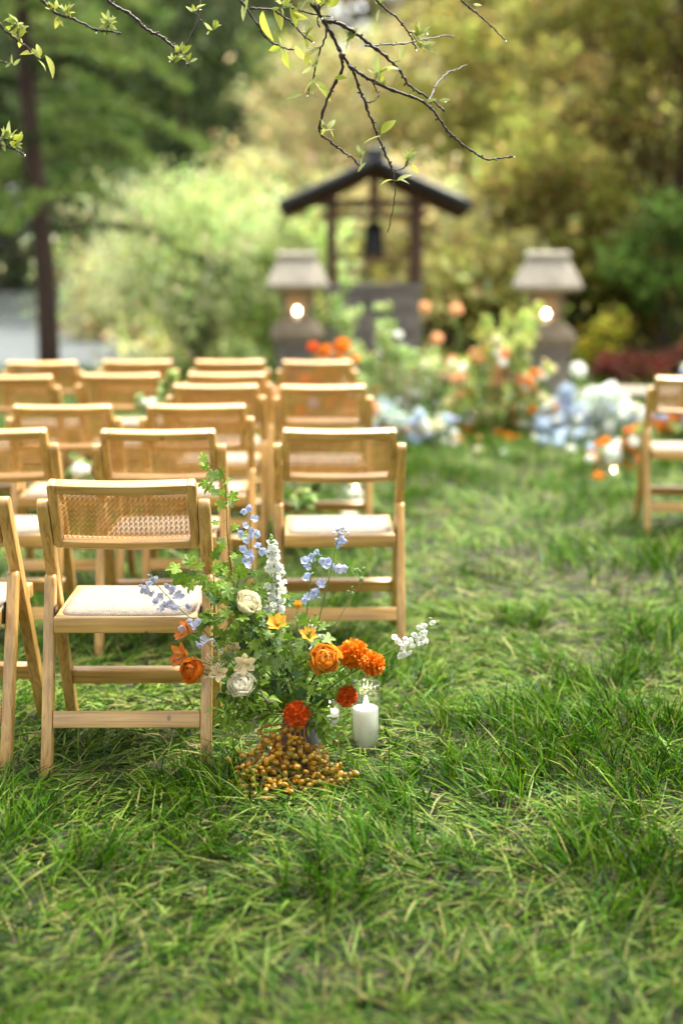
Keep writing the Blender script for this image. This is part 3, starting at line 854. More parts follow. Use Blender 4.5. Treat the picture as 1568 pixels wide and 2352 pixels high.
def flame_mesh(h, r):
    return mesh_py('flame', *lathe_vf([(r * 0.25, 0), (r * 0.85, h * 0.16), (r, h * 0.32), (r * 0.7, h * 0.6), (r * 0.3, h * 0.85), (0.0004, h)], 10, True), FLAME, True)
lantern_parts = [('pillar', square_ring([(0.235, -0.1), (0.235, 0.06), (0.215, 0.07), (0.215, 0.42), (0.24, 0.45), (0.24, 0.50)], 'pillar', STONE_DARK)),
    ('platform', square_ring([(0.25, 0.502), (0.275, 0.53), (0.28, 0.60), (0.22, 0.70), (0.175, 0.735)], 'platform', STONE, 0.012))]
for sx in (-1, 1):
    for sy in (-1, 1):
        V = []
        for hw_, z in ((0.138, 0.737), (0.180, 1.05)):
            cx, cy = sx * hw_, sy * hw_
            V += [(cx, cy, z), (cx - sx * 0.055, cy, z), (cx - sx * 0.055, cy - sy * 0.055, z), (cx, cy - sy * 0.055, z)]
        lantern_parts.append(('corner_post', mesh_py('corner_post', V, [(0, 1, 2, 3), (4, 5, 6, 7), (0, 1, 5, 4), (1, 2, 6, 5), (2, 3, 7, 6), (3, 0, 4, 7)], STONE)))
lantern_parts.append(('back_slab', mesh_py('back_slab', *box_vf(-0.125, 0.125, 0.100, 0.128, 0.737, 1.049), STONE)))
lantern_parts.append(('cap', square_ring([(0.23, 1.052), (0.318, 1.070), (0.322, 1.098), (0.265, 1.22), (0.205, 1.335), (0.198, 1.345)], 'cap', STONE_CAP, 0.012)))
lantern_parts.append(('cap_ridge', square_ring([(0.19, 1.347), (0.212, 1.365), (0.212, 1.41), (0.185, 1.43)], 'cap_ridge', STONE_CAP, 0.01)))
lantern_parts.append(('candle', mesh_py('candle', *lathe_vf([(0.035, 0.737), (0.035, 0.80), (0.006, 0.803)], 14, True, True), WAX, True)))
def make_lantern(x, y, rz, label):
    t = empty('stone_lantern', (x, y, 0), label, 'lantern', 'stone garden lanterns flanking the altar', rz)
    for n, me in lantern_parts:
        o = link(n, me, t)
        if n == 'candle':
            o.location = (0.0, -0.06, 0.0)
            f = link('flame', flame_mesh(0.055, 0.022), o); f.location = (0, 0, 0.805)
    return t
p = at_y(683, 860, 14.9); make_lantern(p.x, 14.9, 0.05, 'stone lantern with a lit candle left of the bell tower')
p = at_y(1249, 860, 14.2); make_lantern(p.x, 14.2, -0.06, 'stone lantern with a lit candle right of the altar flowers')

# ------------------------------------------------------------------ little bell tower
ROOF = mat('roof_tile', (0.026, 0.028, 0.033), 0.45, noise=0.25, nscale=20, bump=0.3)
TIMBER = mat('dark_timber', (0.040, 0.017, 0.008), 0.6, col2=(0.10, 0.038, 0.014), nscale=7, stretch=(6, 6, 1), noise=0.2)
BRONZE = mat('dark_bronze', (0.008, 0.009, 0.010), 0.5, metallic=0.3, noise=0.2)
TY = 17.0
tc = at_y(857, 840, TY)
tower = empty('bell_tower', (tc.x, TY, 0), 'small wooden bell tower with a dark tiled gable roof on a stone base', 'bell tower')
PX = TY / FPX * 1.0                                        # metres per reference pixel here
def tz(y): return at_y(857, y, TY).z
hw = 1.00 * PX * 94                                        # half distance between posts
zb = tz(652)
# masonry base: courses of separate blocks round a core
core = box_vf(-hw - 0.02, hw + 0.02, -0.44, 0.44, -0.1, zb - 0.07)
link('core', mesh_py('core', *core, STONE_DARK), tower)
BL = []
g = np.random.default_rng(5)
ncourse = 4; ch = (zb - 0.07) / ncourse
for c in range(ncourse):
    cuts = [-hw - 0.02, -hw * 0.45 + 0.1 * (c % 2), hw * 0.3 - 0.22 * (c % 2), hw + 0.02]
    for a, b in zip(cuts, cuts[1:]):
        for yy in ((-0.475, -0.441), (0.441, 0.475)):
            bm = bmesh.new()
            V, F = box_vf(a + 0.006, b - 0.006, yy[0] + g.uniform(-0.008, 0.008), yy[1], c * ch + 0.006, (c + 1) * ch - 0.006)
            vv = [bm.verts.new(v) for v in V]
            for f in F: bm.faces.new([vv[i] for i in f])
            bmesh.ops.bevel(bm, geom=list(bm.edges), offset=0.012, segments=1, affect='EDGES')
            link('stone', bm_mesh('stone', bm, STONE_DARK), tower)
    for sx in (-1, 1):
        x0 = sx * (hw + 0.021); x1 = sx * (hw + 0.055)
        for a, b in ((-0.44, 0.02 - 0.12 * (c % 2)), (0.02 - 0.12 * (c % 2), 0.44)):
            link('stone', mesh_py('stone', *box_vf(min(x0, x1), max(x0, x1), a + 0.006, b - 0.006, c * ch + 0.006, (c + 1) * ch - 0.006), STONE_DARK), tower)
link('coping', mesh_py('coping', *box_vf(-hw - 0.075, hw + 0.075, -0.50, 0.50, zb - 0.068, zb), STONE_DARK), tower)
eave = tz(478)
for sx in (-1, 1):
    for sy in (-1, 1):
        bm = prism_yz([(sy * 0.38 - 0.058, zb), (sy * 0.38 + 0.058, zb), (sy * 0.38 + 0.058, tz(440)), (sy * 0.38 - 0.058, tz(440))], sx * hw - 0.058, sx * hw + 0.058, 0.008, 1)
        link('post', bm_mesh('post', bm, TIMBER), tower)
for yy in (-0.38, 0.38):
    for py, hh in ((495, 0.055), (467, 0.06), (592, 0.045)):
        z = tz(py)
        ext = 0.14 if py != 592 else -0.06
        link('tie_beam', mesh_py('tie_beam', *box_vf(-hw - ext, hw + ext, yy - 0.031, yy + 0.031, z - hh / 2, z + hh / 2), TIMBER), tower)
    link('king_post', mesh_py('king_post', *box_vf(-0.045, 0.045, yy - 0.03, yy + 0.03, tz(490), tz(398)), TIMBER), tower)
for sx in (-1, 1):
    z = tz(592)
    link('side_rail', mesh_py('side_rail', *box_vf(sx * hw - 0.03, sx * hw + 0.03, -0.32, 0.32, z - 0.03, z + 0.03), TIMBER), tower)
link('bell_beam', mesh_py('bell_beam', *box_vf(-0.05, 0.05, -0.42, 0.42, tz(490) + 0.002, tz(470)), TIMBER), tower)
bell_z0, bell_z1 = tz(587), tz(508)
bh = bell_z1 - bell_z0
bell = link('bell', mesh_py('bell', *lathe_vf([(0.126, bell_z0), (0.128, bell_z0 + 0.03), (0.116, bell_z0 + 0.06), (0.110, bell_z0 + bh * 0.65), (0.095, bell_z0 + bh * 0.88), (0.045, bell_z1), (0.012, bell_z1 + 0.01), (0.012, tz(490))], 24, True), BRONZE, True), tower)
# the roof: two sagging slopes of tile rows, thick barge edge, ridge
def roof_profile(t, sx):                                    # t: 0 ridge .. 1 eave
    ex = PX * 207
    z = tz(382) + (tz(483) - tz(382)) * (t ** 0.90)
    return sx * ex * t, z
for sx in (-1, 1):
    nt, nr = 10, 15
    V, F = [], []
    Y0, Y1 = -0.78, 0.78
    for i in range(nt + 1):
        x, z = roof_profile(i / nt, sx)
        for j in range(nr * 4 + 1):
            y = Y0 + (Y1 - Y0) * j / (nr * 4)
            V.append((x, y, z + 0.042 + 0.016 * abs(math.cos(math.pi * j / 4))))
        for j in range(nr * 4 + 1):
            y = Y0 + (Y1 - Y0) * j / (nr * 4)
            V.append((x, y, z - 0.022))
    w = nr * 4 + 1
    for i in range(nt):
        for j in range(nr * 4):
            a = i * 2 * w + j; b = (i + 1) * 2 * w + j
            F.append((a, a + 1, b + 1, b)); F.append((a + w, b + w, b + w + 1, a + w + 1))
        a = i * 2 * w; b = (i + 1) * 2 * w
        F.append((a, b, b + w, a + w)); F.append((a + w - 1, a + 2 * w - 1, b + 2 * w - 1, b + w - 1))
    e = nt * 2 * w
    for j in range(nr * 4): F.append((e + j, e + j + 1, e + w + j + 1, e + w + j))
    link('roof_slope', mesh_py('roof_slope', V, F, ROOF), tower)
    pts = [Vector((roof_profile(i / 8, sx)[0], -0.80, roof_profile(i / 8, sx)[1] + 0.04)) for i in range(9)]
    link('barge_roll', mesh_py('barge_roll', *tube_vf(pts, 0.043, 10), ROOF, True), tower)
    for k in range(5):                                      # rafters under the slope
        yy = -0.6 + 0.3 * k
        pts = [Vector((roof_profile(i / 4, sx)[0] * 0.97, yy, roof_profile(i / 4, sx)[1] - 0.065)) for i in range(5)]
        link('rafter', mesh_py('rafter', *tube_vf(pts, 0.028, 4), TIMBER), tower)
zr = tz(382) + 0.05
link('ridge', bm_mesh('ridge', prism_yz([(-0.84, zr), (0.84, zr), (0.84, zr + 0.11), (-0.84, zr + 0.11)], -0.10, 0.10, 0.03, 3), ROOF), tower)

# path of pale trodden earth on the right, beyond the lawn
PATH = mat('trodden_earth', (0.25, 0.205, 0.15), 0.9, col2=(0.18, 0.15, 0.11), nscale=3, noise=0.25, bump=0.4, bscale=30)
V, Fq = grid_sheet(np.linspace(1.9, 9.0, 40), np.linspace(12.6, 15.2, 24), lambda x, y: ground_height(x, y) + 0.02 + 0.02 * vnoise(x * 2, y * 2, 5))
tag(link('path', mesh_np('path', V, Fq, PATH)), kind='structure')
STEPSTONE = mat('stone_edging', (0.27, 0.235, 0.19), 0.85, col2=(0.2, 0.175, 0.14), nscale=6, noise=0.2, bump=0.4)
for i, (x0, x1) in enumerate([(2.35, 3.3), (3.32, 4.4), (4.42, 5.6)]):
    bm = prism_yz([(13.0, -0.05), (13.4, -0.05), (13.4, 0.17), (13.0, 0.16)], x0, x1, 0.02, 1)
    o = link('stone_kerb', bm_mesh('stone_kerb', bm, STEPSTONE))
    tag(o, ['long low stone block on the ground right of the right lantern', 'long low stone block behind the white flowers at the right', 'long low stone block running out past the right edge'][i], 'stone block', 'low stone blocks edging the path')
# ------------------------------------------------------------------ petals, leaves, flower heads
def petal_mat(name, col, col2=None, transl=0.35, rough=0.5, rand=None, noise=0.1):
    return mat(name, col, rough, col2=col2, nscale=90, transl=transl, rand=rand, noise=noise, spec=0.3)
P_CREAM = petal_mat('petal_cream', (0.80, 0.72, 0.40), (0.84, 0.80, 0.58), rand=(0.86, 0.83, 0.66))
P_WHITE = petal_mat('petal_white', (0.90, 0.86, 0.68), (0.91, 0.88, 0.77), transl=0.5)
P_PURE = petal_mat('petal_pure_white', (0.90, 0.91, 0.87), (0.86, 0.89, 0.80), transl=0.5)
P_ORANGE = petal_mat('petal_orange', (0.80, 0.20, 0.012), (0.86, 0.30, 0.02), rand=(0.74, 0.14, 0.010))
P_APRICOT = petal_mat('petal_apricot', (0.86, 0.32, 0.025), (0.88, 0.42, 0.05), rand=(0.82, 0.24, 0.02))
P_MARI = petal_mat('petal_marigold', (0.84, 0.22, 0.008), (0.88, 0.34, 0.015), rand=(0.80, 0.17, 0.008))
P_RED = petal_mat('petal_red_orange', (0.78, 0.115, 0.010), (0.82, 0.17, 0.014), rand=(0.68, 0.08, 0.010))
P_RUST = petal_mat('petal_rust', (0.62, 0.17, 0.035), (0.74, 0.28, 0.05), rand=(0.55, 0.12, 0.03))
P_YELLOW = petal_mat('petal_yellow_orange', (0.88, 0.46, 0.04), (0.90, 0.55, 0.10))
P_ALCREAM = petal_mat('petal_pale_yellow', (0.82, 0.66, 0.34), (0.84, 0.72, 0.50))
P_BLUE = petal_mat('petal_blue', (0.40, 0.48, 0.72), (0.56, 0.62, 0.80), rand=(0.50, 0.56, 0.76))
P_LILAC = petal_mat('petal_grey_lilac', (0.52, 0.55, 0.70), (0.48, 0.52, 0.72), rand=(0.64, 0.66, 0.76), transl=0.45)
P_PEACH = petal_mat('petal_peach', (0.86, 0.46, 0.22), (0.88, 0.56, 0.32))
STEM = mat('green_stem', (0.085, 0.16, 0.030), 0.45, noise=0.15, rand=(0.13, 0.20, 0.05))
STEM_DARK = mat('dark_stem', (0.020, 0.045, 0.014), 0.45, noise=0.2)
WOODY = mat('woody_stem', (0.075, 0.042, 0.026), 0.7, noise=0.25)
L_FRESH = mat('leaf_fresh', (0.17, 0.31, 0.020), 0.50, transl=0.40, rand=(0.28, 0.40, 0.07), noise=0.12, nscale=60, spec=0.18)
L_MID = mat('leaf_mid', (0.095, 0.195, 0.016), 0.50, transl=0.35, rand=(0.17, 0.28, 0.03), noise=0.15, nscale=60, spec=0.18)
L_PALE = mat('leaf_pale', (0.26, 0.37, 0.13), 0.5, transl=0.35, rand=(0.20, 0.33, 0.08), noise=0.12, nscale=60, spec=0.18)
L_DARK = mat('leaf_dark', (0.035, 0.085, 0.018), 0.38, transl=0.25, rand=(0.06, 0.12, 0.03), noise=0.15, spec=0.18)
STAMEN = mat('stamen_yellow', (0.75, 0.55, 0.08), 0.6)
STREAK = mat('petal_streak', (0.16, 0.03, 0.015), 0.6)

def petal_vf(L, W, cup=0.3, curl=0.3, nu=5, nv=4, peak=0.62, ruffle=0.0, g=None, notch=0.0):
    V, F = [], []
    for i in range(nu + 1):
        t = i / nu
        w = W * 0.5 * max(0.10, (math.sin(math.pi * min(1.0, t ** (math.log(0.5) / math.log(peak)) * 0.94 + 0.03))) ** 0.75)
        for j in range(nv + 1):
            s = 2 * j / nv - 1
            y = L * t - (notch * L * (1 - abs(s)) * t ** 3)
            z = curl * L * t * t + cup * w * s * s
            if ruffle and g is not None and t > 0.6: z += ruffle * L * math.sin(s * 6 + g * 9) * (t - 0.5)
            V.append((w * s, y, z))
    for i in range(nu):
        for j in range(nv):
            a = i * (nv + 1) + j
            F.append((a, a + 1, a + nv + 2, a + nv + 1))
    return V, F
def shell_vf(r, ph0, ph1, span, flare=0.0, n=5, m=4, sag=0.0):
    """A cupped petal lying on a sphere: polar angle from the flower's axis ph0 (base) to ph1 (rim)."""
    V, F = [], []
    for i in range(n + 1):
        t = i / n
        for j in range(m + 1):
            s = 2 * j / m - 1
            ph = ph0 + (ph1 - ph0) * t * (1 - 0.16 * s * s * t)
            a = span * s * (0.35 + 0.65 * min(1, t * 1.6))
            rr = r * (1 + flare * t ** 3 + 0.05 * s * s + 0.055 * t * t * math.sin(3.1 * s + sag * 2.3) + 0.03 * t * math.sin(6 * s + sag))
            ph += 0.07 * t * math.sin(4.5 * s + sag)
            V.append((rr * math.sin(ph) * math.cos(a), rr * math.sin(ph) * math.sin(a), rr * math.cos(ph)))
    for i in range(n):
        for j in range(m):
            b = i * (m + 1) + j
            F.append((b, b + 1, b + m + 2, b + m + 1))
    return V, F
def outline_leaf(name, fn, n, m, fold=0.25, droop=0.25, wave=0.0):
    """A lobed leaf from an outline r(angle), base at the origin, tip along +Y."""
    V, F = [(0, 0.42, 0)], []
    for k, f in enumerate((0.5, 1.0)):
        for i in range(n):
            a = -math.pi / 2 + 2 * math.pi * (i + 0.5) / n
            r = fn(a) * f if k else fn(a) * 0.5 * 0.9 + 0.05
            x, y = r * math.cos(a), 0.42 + r * math.sin(a)
            V.append((x, y, fold * abs(x) - droop * (y - 0.2) ** 2 - droop * 0.6 * x * x + wave * math.sin(7 * a) * f * 0.04))
    for i in range(n):
        F.append((0, 1 + i, 1 + (i + 1) % n))
        F.append((1 + i, 1 + n + i, 1 + n + (i + 1) % n, 1 + (i + 1) % n))
    return mesh_py(name, V, F, m, True)
def lobed(a):                                               # currant-like: three lobes with small teeth
    d = a - math.pi / 2
    d = (d + math.pi) % (2 * math.pi) - math.pi
    r = 0.36
    for c, h, w in ((0, 0.57, 0.56), (1.15, 0.54, 0.52), (-1.15, 0.54, 0.52), (2.25, 0.46, 0.50), (-2.25, 0.46, 0.50)):
        r = max(r, h * math.exp(-abs((d - c) / w) ** 3.2))
    r *= 1 + 0.04 * math.sin(11 * d)
    if abs(d) > 2.85: r *= 0.55
    return r
def grid_leaf(name, m, aspect, fold=0.35, droop=0.3, peak=0.45, nu=5):
    V, F = [], []
    for i in range(nu + 1):
        t = i / nu
        w = aspect * 0.5 * max(0.03, math.sin(math.pi * min(1, t ** (math.log(0.5) / math.log(peak)))) ** 0.85)
        for s in (-1, 0, 1): V.append((w * s, t, fold * w * abs(s) - droop * t * t))
    for i in range(nu):
        for j in range(2):
            a = i * 3 + j; F.append((a, a + 1, a + 4, a + 3))
    return mesh_py(name, V, F, m, True)
LEAVES = {}
for key, m in (('fresh', L_FRESH), ('mid', L_MID), ('pale', L_PALE), ('dark', L_DARK)):
    LEAVES['lobed', key] = outline_leaf('leaf', lobed, 46, m, 0.16, 0.30, 1.0)
    LEAVES['oval', key] = grid_leaf('leaf', m, 0.62, 0.30, 0.25, 0.5)
    LEAVES['lance', key] = grid_leaf('leaf', m, 0.26, 0.45, 0.30, 0.42)

def add(root, name, me, M, parent=None):
    """Link a part under root, placed by a world matrix."""
    o = link(name, me, parent or root)
    base = root.matrix_basis.inverted() if parent is None else (root.matrix_basis @ parent.matrix_basis).inverted()
    o.matrix_basis = base @ M
    return o
VASE = Vector((-0.112, 3.720, 0.145))                      # mouth of the vase
def fp(x, y, dy=0.0): return at_y(x, y, 3.72 + dy)          # reference pixel and metres behind (+) or before (-) the vase
def stem_path(tip, bulge=0.0, start=None, via=None):
    s = start or VASE + Vector((rnd.uniform(-0.025, 0.025), rnd.uniform(-0.025, 0.025), -0.02))
    if via: return spline([s] + list(via) + [tip], 5)
    m = s.lerp(tip, 0.5) + Vector((bulge, 0, 0.02))
    return spline([s, m, tip], 6)
def add_stem(root, pts, r0=0.0024, r1=0.0014, m=None, name='stem'):
    n = len(pts)
    loc = root.matrix_basis.inverted()
    return link(name, mesh_py(name, *tube_vf([loc @ p for p in pts], [r0 + (r1 - r0) * i / (n - 1) for i in range(n)], 6), m or STEM, True), root)
vase_group = 'cut stems standing in the vase beside the nearest chair'

def layered_bloom(root, M, R, m, layers, seed):
    """Roses and ranunculus: rings of cupped petals, tight in the middle and open outside."""
    rr = random.Random(seed)
    cache = []
    for k, (rk, ph1, cnt, span, flare) in enumerate(layers):
        vars_ = [mesh_py('petal', *shell_vf(R * rk, 2.75, ph1, span, flare, 5, 4, wob), m, True) for wob in (0.0, 1.7, 3.9)]
        for i in range(cnt):
            me = vars_[i % 3]
            a = 2 * math.pi * i / cnt + k * 1.1 + rr.uniform(-0.15, 0.15)
            t = Matrix.Rotation(a, 4, 'Z') @ Matrix.Rotation(rr.uniform(-0.10, 0.10) * (k > 1), 4, 'Y')
            sc = rr.uniform(0.92, 1.06)
            lift = Matrix.Translation((0, 0, R * (1 - rk) * 0.72))
            t = lift @ t @ Matrix.Rotation(rr.uniform(-0.13, 0.13), 4, 'X')
            add(root, 'petal', me, M @ t @ Matrix.Diagonal((sc, sc, sc * rr.uniform(0.94, 1.1), 1)))
ROSE = [(0.30, 0.25, 3, 1.2, 0.0), (0.46, 0.42, 4, 1.05, 0.0), (0.62, 0.62, 4, 0.98, 0.05), (0.78, 0.85, 5, 0.85, 0.12), (0.93, 1.10, 5, 0.80, 0.22), (1.0, 1.40, 5, 0.72, 0.30)]
RANUN = [(0.34, 0.20, 4, 1.0, 0.0), (0.48, 0.32, 5, 0.9, 0.0), (0.60, 0.46, 5, 0.85, 0.0), (0.72, 0.60, 6, 0.75, 0.0), (0.84, 0.78, 6, 0.70, 0.04), (0.95, 1.00, 6, 0.62, 0.12), (1.0, 1.30, 4, 0.60, 0.28)]
def flower_thing(name, label, cat, head, bulge=0.0, m=None, r=0.0024, start=None, via=None):
    root = empty(name, VASE if start is None else start, label, cat, vase_group)
    if start is None and via is None: pts = stem_path(head, bulge)
    else: pts = stem_path(head, bulge, start, via)
    add_stem(root, pts, r, r * 0.75, m)
    return root, pts
def rose(x, y, dy, rpx, m, layers, axis, name, label, bulge=0.0, seed=1, stem_m=None):
    h = fp(x, y, dy); R = rpx * 1.157e-3 * 0.95
    ax = Vector(axis).normalized()
    root, pts = flower_thing(name, label, 'flower', h - ax * R * 0.8, bulge, stem_m, 0.0030)
    layered_bloom(root, axis_matrix(h, ax, seed), R, m, layers, seed)
    for k in range(5):                                      # sepals
        a = 2 * math.pi * k / 5
        M = axis_matrix(h - ax * R * 0.92, ax, a) @ Matrix.Rotation(math.radians(35), 4, 'X')
        add(root, 'sepal', SEPAL, M @ Matrix.Diagonal((R * 0.9, R * 0.9, R * 0.9, 1)))
    return root
SEPAL = grid_leaf('sepal', L_MID, 0.4, 0.2, -0.1, 0.4, 3)
rose(570, 1386, -0.03, 27, P_CREAM, ROSE, (0.5, -0.55, 0.7), 'rose', 'creamy yellow rose, upper of the two pale roses', 0.01, 2, STEM_DARK)
rose(556, 1572, -0.10, 28, P_WHITE, ROSE, (-0.15, -0.65, 0.75), 'rose', 'white rose low in the arrangement beside the chair leg', -0.02, 3)
rose(442, 1538, -0.08, 27, P_ORANGE, RANUN, (-0.45, -0.75, 0.35), 'ranunculus', 'deep orange ranunculus against the chair leg, lowest at the left', -0.02, 4)
rose(746, 1513, -0.10, 31, P_APRICOT, RANUN, (0.05, -0.85, 0.45), 'ranunculus', 'orange ranunculus right of centre above a dark stem', 0.0, 5, STEM_DARK)

def ruffle_ball(R, m, seed, n=110, name='bloom'):
    """Marigold or carnation head: many small frilled petals standing out of a dome."""
    g = np.random.default_rng(seed)
    mb = MB()
    for i in range(n):
        k = (i + 0.5) / n
        ph = math.acos(1 - 1.45 * k); az = i * 2.39996
        d = Vector((math.sin(ph) * math.cos(az), math.sin(ph) * math.sin(az), math.cos(ph)))
        Lp = R * (0.42 + 0.2 * g.random()); W = R * (0.58 + 0.2 * g.random())
        V, F = petal_vf(Lp, W, g.uniform(-0.6, 0.9), g.uniform(-0.35, 0.15), 2, 4, 0.75, 0.45, g.random())
        o = d * R * (0.50 + 0.10 * g.random())
        side = Vector((g.normal(), g.normal(), g.normal())).normalized()
        M = frame_matrix(o, d + side * 0.32, side)
        mb.add([M @ Vector(v) for v in V], F)
    V, F = lathe_vf([(0.0005, -R * 0.55), (R * 0.35, -R * 0.5), (R * 0.62, -R * 0.2), (R * 0.62, R * 0.2), (R * 0.4, R * 0.5), (0.0005, R * 0.6)], 10)
    mb.add(V, F)
    return mb.mesh(name, m, True)
def marigold(x, y, dy, rpx, m, axis, label, seed, name='marigold', bulge=0.0):
    h = fp(x, y, dy); R = rpx * 1.157e-3
    ax = Vector(axis).normalized()
    root, pts = flower_thing(name, label, 'flower', h - ax * R * 0.5, bulge, None, 0.0028)
    add(root, 'bloom', ruffle_ball(R, m, seed), axis_matrix(h, ax, seed))
    add(root, 'calyx', mesh_py('calyx', *lathe_vf([(0.003, -R * 0.95), (R * 0.34, -R * 0.75), (R * 0.42, -R * 0.42), (R * 0.2, -R * 0.3)], 10, True, True), STEM, True), axis_matrix(h, ax, 0))
    return root
marigold(811, 1502, -0.05, 33, P_MARI, (0.1, -0.6, 0.75), 'bigger orange marigold, upper one of the touching pair', 21)
marigold(855, 1524, -0.09, 27, P_MARI, (0.35, -0.9, 0.15), 'smaller orange marigold above the tall candle glass', 22)
marigold(795, 1597, -0.06, 25, P_RED, (0.5, -0.6, -0.3), 'red orange marigold hanging beside the tall candle', 23)
marigold(680, 1640, -0.13, 29, P_RED, (0.0, -0.95, 0.1), 'red carnation low at the centre just above the dates', 24, 'carnation')

# delphinium and larkspur
def floret_mesh(name, m, size, n=5, seed=0, spur=True, centre=None, open_=0.55):
    g = np.random.default_rng(seed)
    mb = MB()
    for k in range(n):
        a = 2 * math.pi * k / n + g.normal(0, 0.12)
        V, F = petal_vf(size * (0.9 + 0.2 * g.random()), size * 0.85, 0.35, 0.1, 4, 3, 0.66)
        M = Matrix.Rotation(a, 4, 'Z') @ Matrix.Rotation(open_ + g.normal(0, 0.16), 4, 'X')
        mb.add([M @ Vector(v) for v in V], F)
    if spur:
        V, F = tube_vf(spline([(0, 0, 0.1 * size), (0, -0.1 * size, -0.5 * size), (0, 0.12 * size, -1.15 * size)], 3), [size * 0.14, size * 0.13, size * 0.11, size * 0.09, size * 0.07, size * 0.05, size * 0.03], 5)
        mb.add(V, F)
    me = mb.mesh(name, m, True)
    me.materials.append(centre or P_PURE)
    b = len(me.polygons)
    return me
FL_BLUE = [floret_mesh('floret', P_BLUE, 0.0142, 5, s, True, None, o) for s, o in ((1, 0.45), (2, 0.7), (3, 0.25))]
FL_LILAC = [floret_mesh('floret', P_LILAC, 0.0145, 5, s, True, None, o) for s, o in ((4, 0.55), (5, 0.8), (6, 0.3))]
FL_WHITE = [floret_mesh('floret', P_PURE, 0.0125, 5, s, True, None, o) for s, o in ((7, 0.45), (8, 0.75))]
FL_STOCK = [floret_mesh('floret', P_PURE, 0.0115, 9, s, False, None, o) for s, o in ((9, 0.5), (10, 0.8))]
BUD = {}
def bud_mesh(m, key):
    if key not in BUD:
        BUD[key] = mesh_py('bud', *lathe_vf([(0.0008, 0), (0.0030, 0.003), (0.0034, 0.006), (0.0022, 0.0095), (0.0005, 0.0115)], 8, True, True), m, True)
    return BUD[key]
bud_mesh(P_LILAC, 'lilac'); bud_mesh(L_PALE, 'green'); bud_mesh(L_FRESH, 'fresh')
def toward_cam(p, spread=0.7, up=0.1):
    d = (CAM - p).normalized()
    return (d + Vector((rnd.uniform(-1, 1), rnd.uniform(-0.4, 0.6), rnd.uniform(-1, 1) + up)) * spread).normalized()
def spike(name, label, path_px, dy, florets, meshes, buds=(), bud_key='green', r=0.0022, dys=0.02, pedicel=True, cat='flower'):
    via = [fp(x, y, dy * k) for k, (x, y) in zip(np.linspace(0.35, 1, len(path_px)), path_px)]
    root = empty(name, VASE, label, cat, vase_group)
    pts = stem_path(via[-1], via=via[:-1])
    add_stem(root, pts, r, r * 0.5)
    loc = root.matrix_basis.inverted()
    mb = MB()
    def nearest(p): return min(pts, key=lambda q: (q - p).length + 0.5 * max(0, q.z - p.z))
    for i, (x, y) in enumerate(florets):
        p = fp(x, y, dy + rnd.uniform(-dys, dys))
        ax = toward_cam(p)
        add(root, 'floret', meshes[i % len(meshes)], axis_matrix(p, ax, rnd.uniform(0, 6), rnd.uniform(0.85, 1.12)))
        q = nearest(p); mb.add(*tube_vf(spline([loc @ q, loc @ (q.lerp(p, 0.6) + Vector((0, 0, 0.004))), loc @ (p - ax * 0.004)], 2), 0.0006, 4, False))
    for i, (x, y) in enumerate(buds):
        p = fp(x, y, dy + rnd.uniform(-dys, dys) * 0.5)
        d = Vector((rnd.uniform(-0.8, 0.8), rnd.uniform(-0.5, 0.5), rnd.uniform(-0.2, 1)))
        add(root, 'bud', BUD[bud_key], axis_matrix(p, d, 0, rnd.uniform(0.8, 1.4)))
        q = nearest(p); mb.add(*tube_vf([loc @ q, loc @ p], 0.0005, 4, False))
    if mb.V: tag(link('pedicels', mb.mesh('pedicels', STEM, True), root), kind='stuff')
    return root
spike('delphinium', 'tall blue delphinium rising beside the leafy branch', [(640, 1590), (612, 1480), (590, 1360), (578, 1280), (574, 1165)], 0.02,
    [(560, 1172), (575, 1168), (584, 1191), (561, 1209), (582, 1217), (588, 1226), (553, 1226), (578, 1236), (567, 1240), (556, 1262), (594, 1258), (571, 1273), (580, 1281), (562, 1289), (571, 1299), (600, 1264)], FL_BLUE)
spike('delphinium', 'grey blue delphinium leaning left over the chair seat', [(600, 1600), (530, 1520), (470, 1450), (410, 1395), (350, 1332)], -0.10,
    [(351, 1329), (342, 1342), (333, 1354), (349, 1361), (388, 1345), (366, 1372), (399, 1357), (357, 1385), (406, 1374), (378, 1392), (388, 1385), (411, 1368), (402, 1398), (431, 1394), (370, 1400), (418, 1441), (432, 1430), (452, 1428), (446, 1440), (462, 1482), (468, 1470)], FL_LILAC,
    [(328, 1345), (332, 1334), (345, 1322), (325, 1360), (480, 1470), (455, 1478)], 'lilac')
spike('delphinium', 'pale blue delphinium right of the white larkspur, shorter of two', [(690, 1560), (697, 1480), (705, 1400), (713, 1330), (722, 1272)], 0.0,
    [(700, 1290), (731, 1271), (714, 1281), (742, 1286), (752, 1292), (705, 1302), (703, 1329), (712, 1319), (741, 1341), (735, 1336), (718, 1362), (708, 1371), (700, 1377), (729, 1372), (724, 1356)], FL_BLUE)
spike('delphinium', 'tallest delphinium at the right with budded grey tip', [(700, 1570), (718, 1490), (738, 1400), (760, 1310), (772, 1250), (786, 1216)], 0.03,
    [(778, 1305), (762, 1301), (795, 1305), (748, 1299), (788, 1240), (780, 1252)], [FL_LILAC[2], FL_BLUE[2], FL_LILAC[0]],
    [(764, 1226), (770, 1218), (780, 1213), (790, 1216), (796, 1222), (798, 1230), (775, 1230), (786, 1228), (794, 1240), (768, 1238), (790, 1248), (772, 1246)], 'lilac')
spike('delphinium', 'thin green budded stem curving right above the marigolds', [(700, 1560), (745, 1480), (790, 1400), (812, 1368), (826, 1340), (822, 1308)], 0.05, [], FL_BLUE,
    [(822, 1306), (830, 1311), (828, 1320), (818, 1316), (832, 1335), (806, 1352), (800, 1360), (812, 1366), (826, 1338), (796, 1366)], 'green', 0.0012)
lark = []
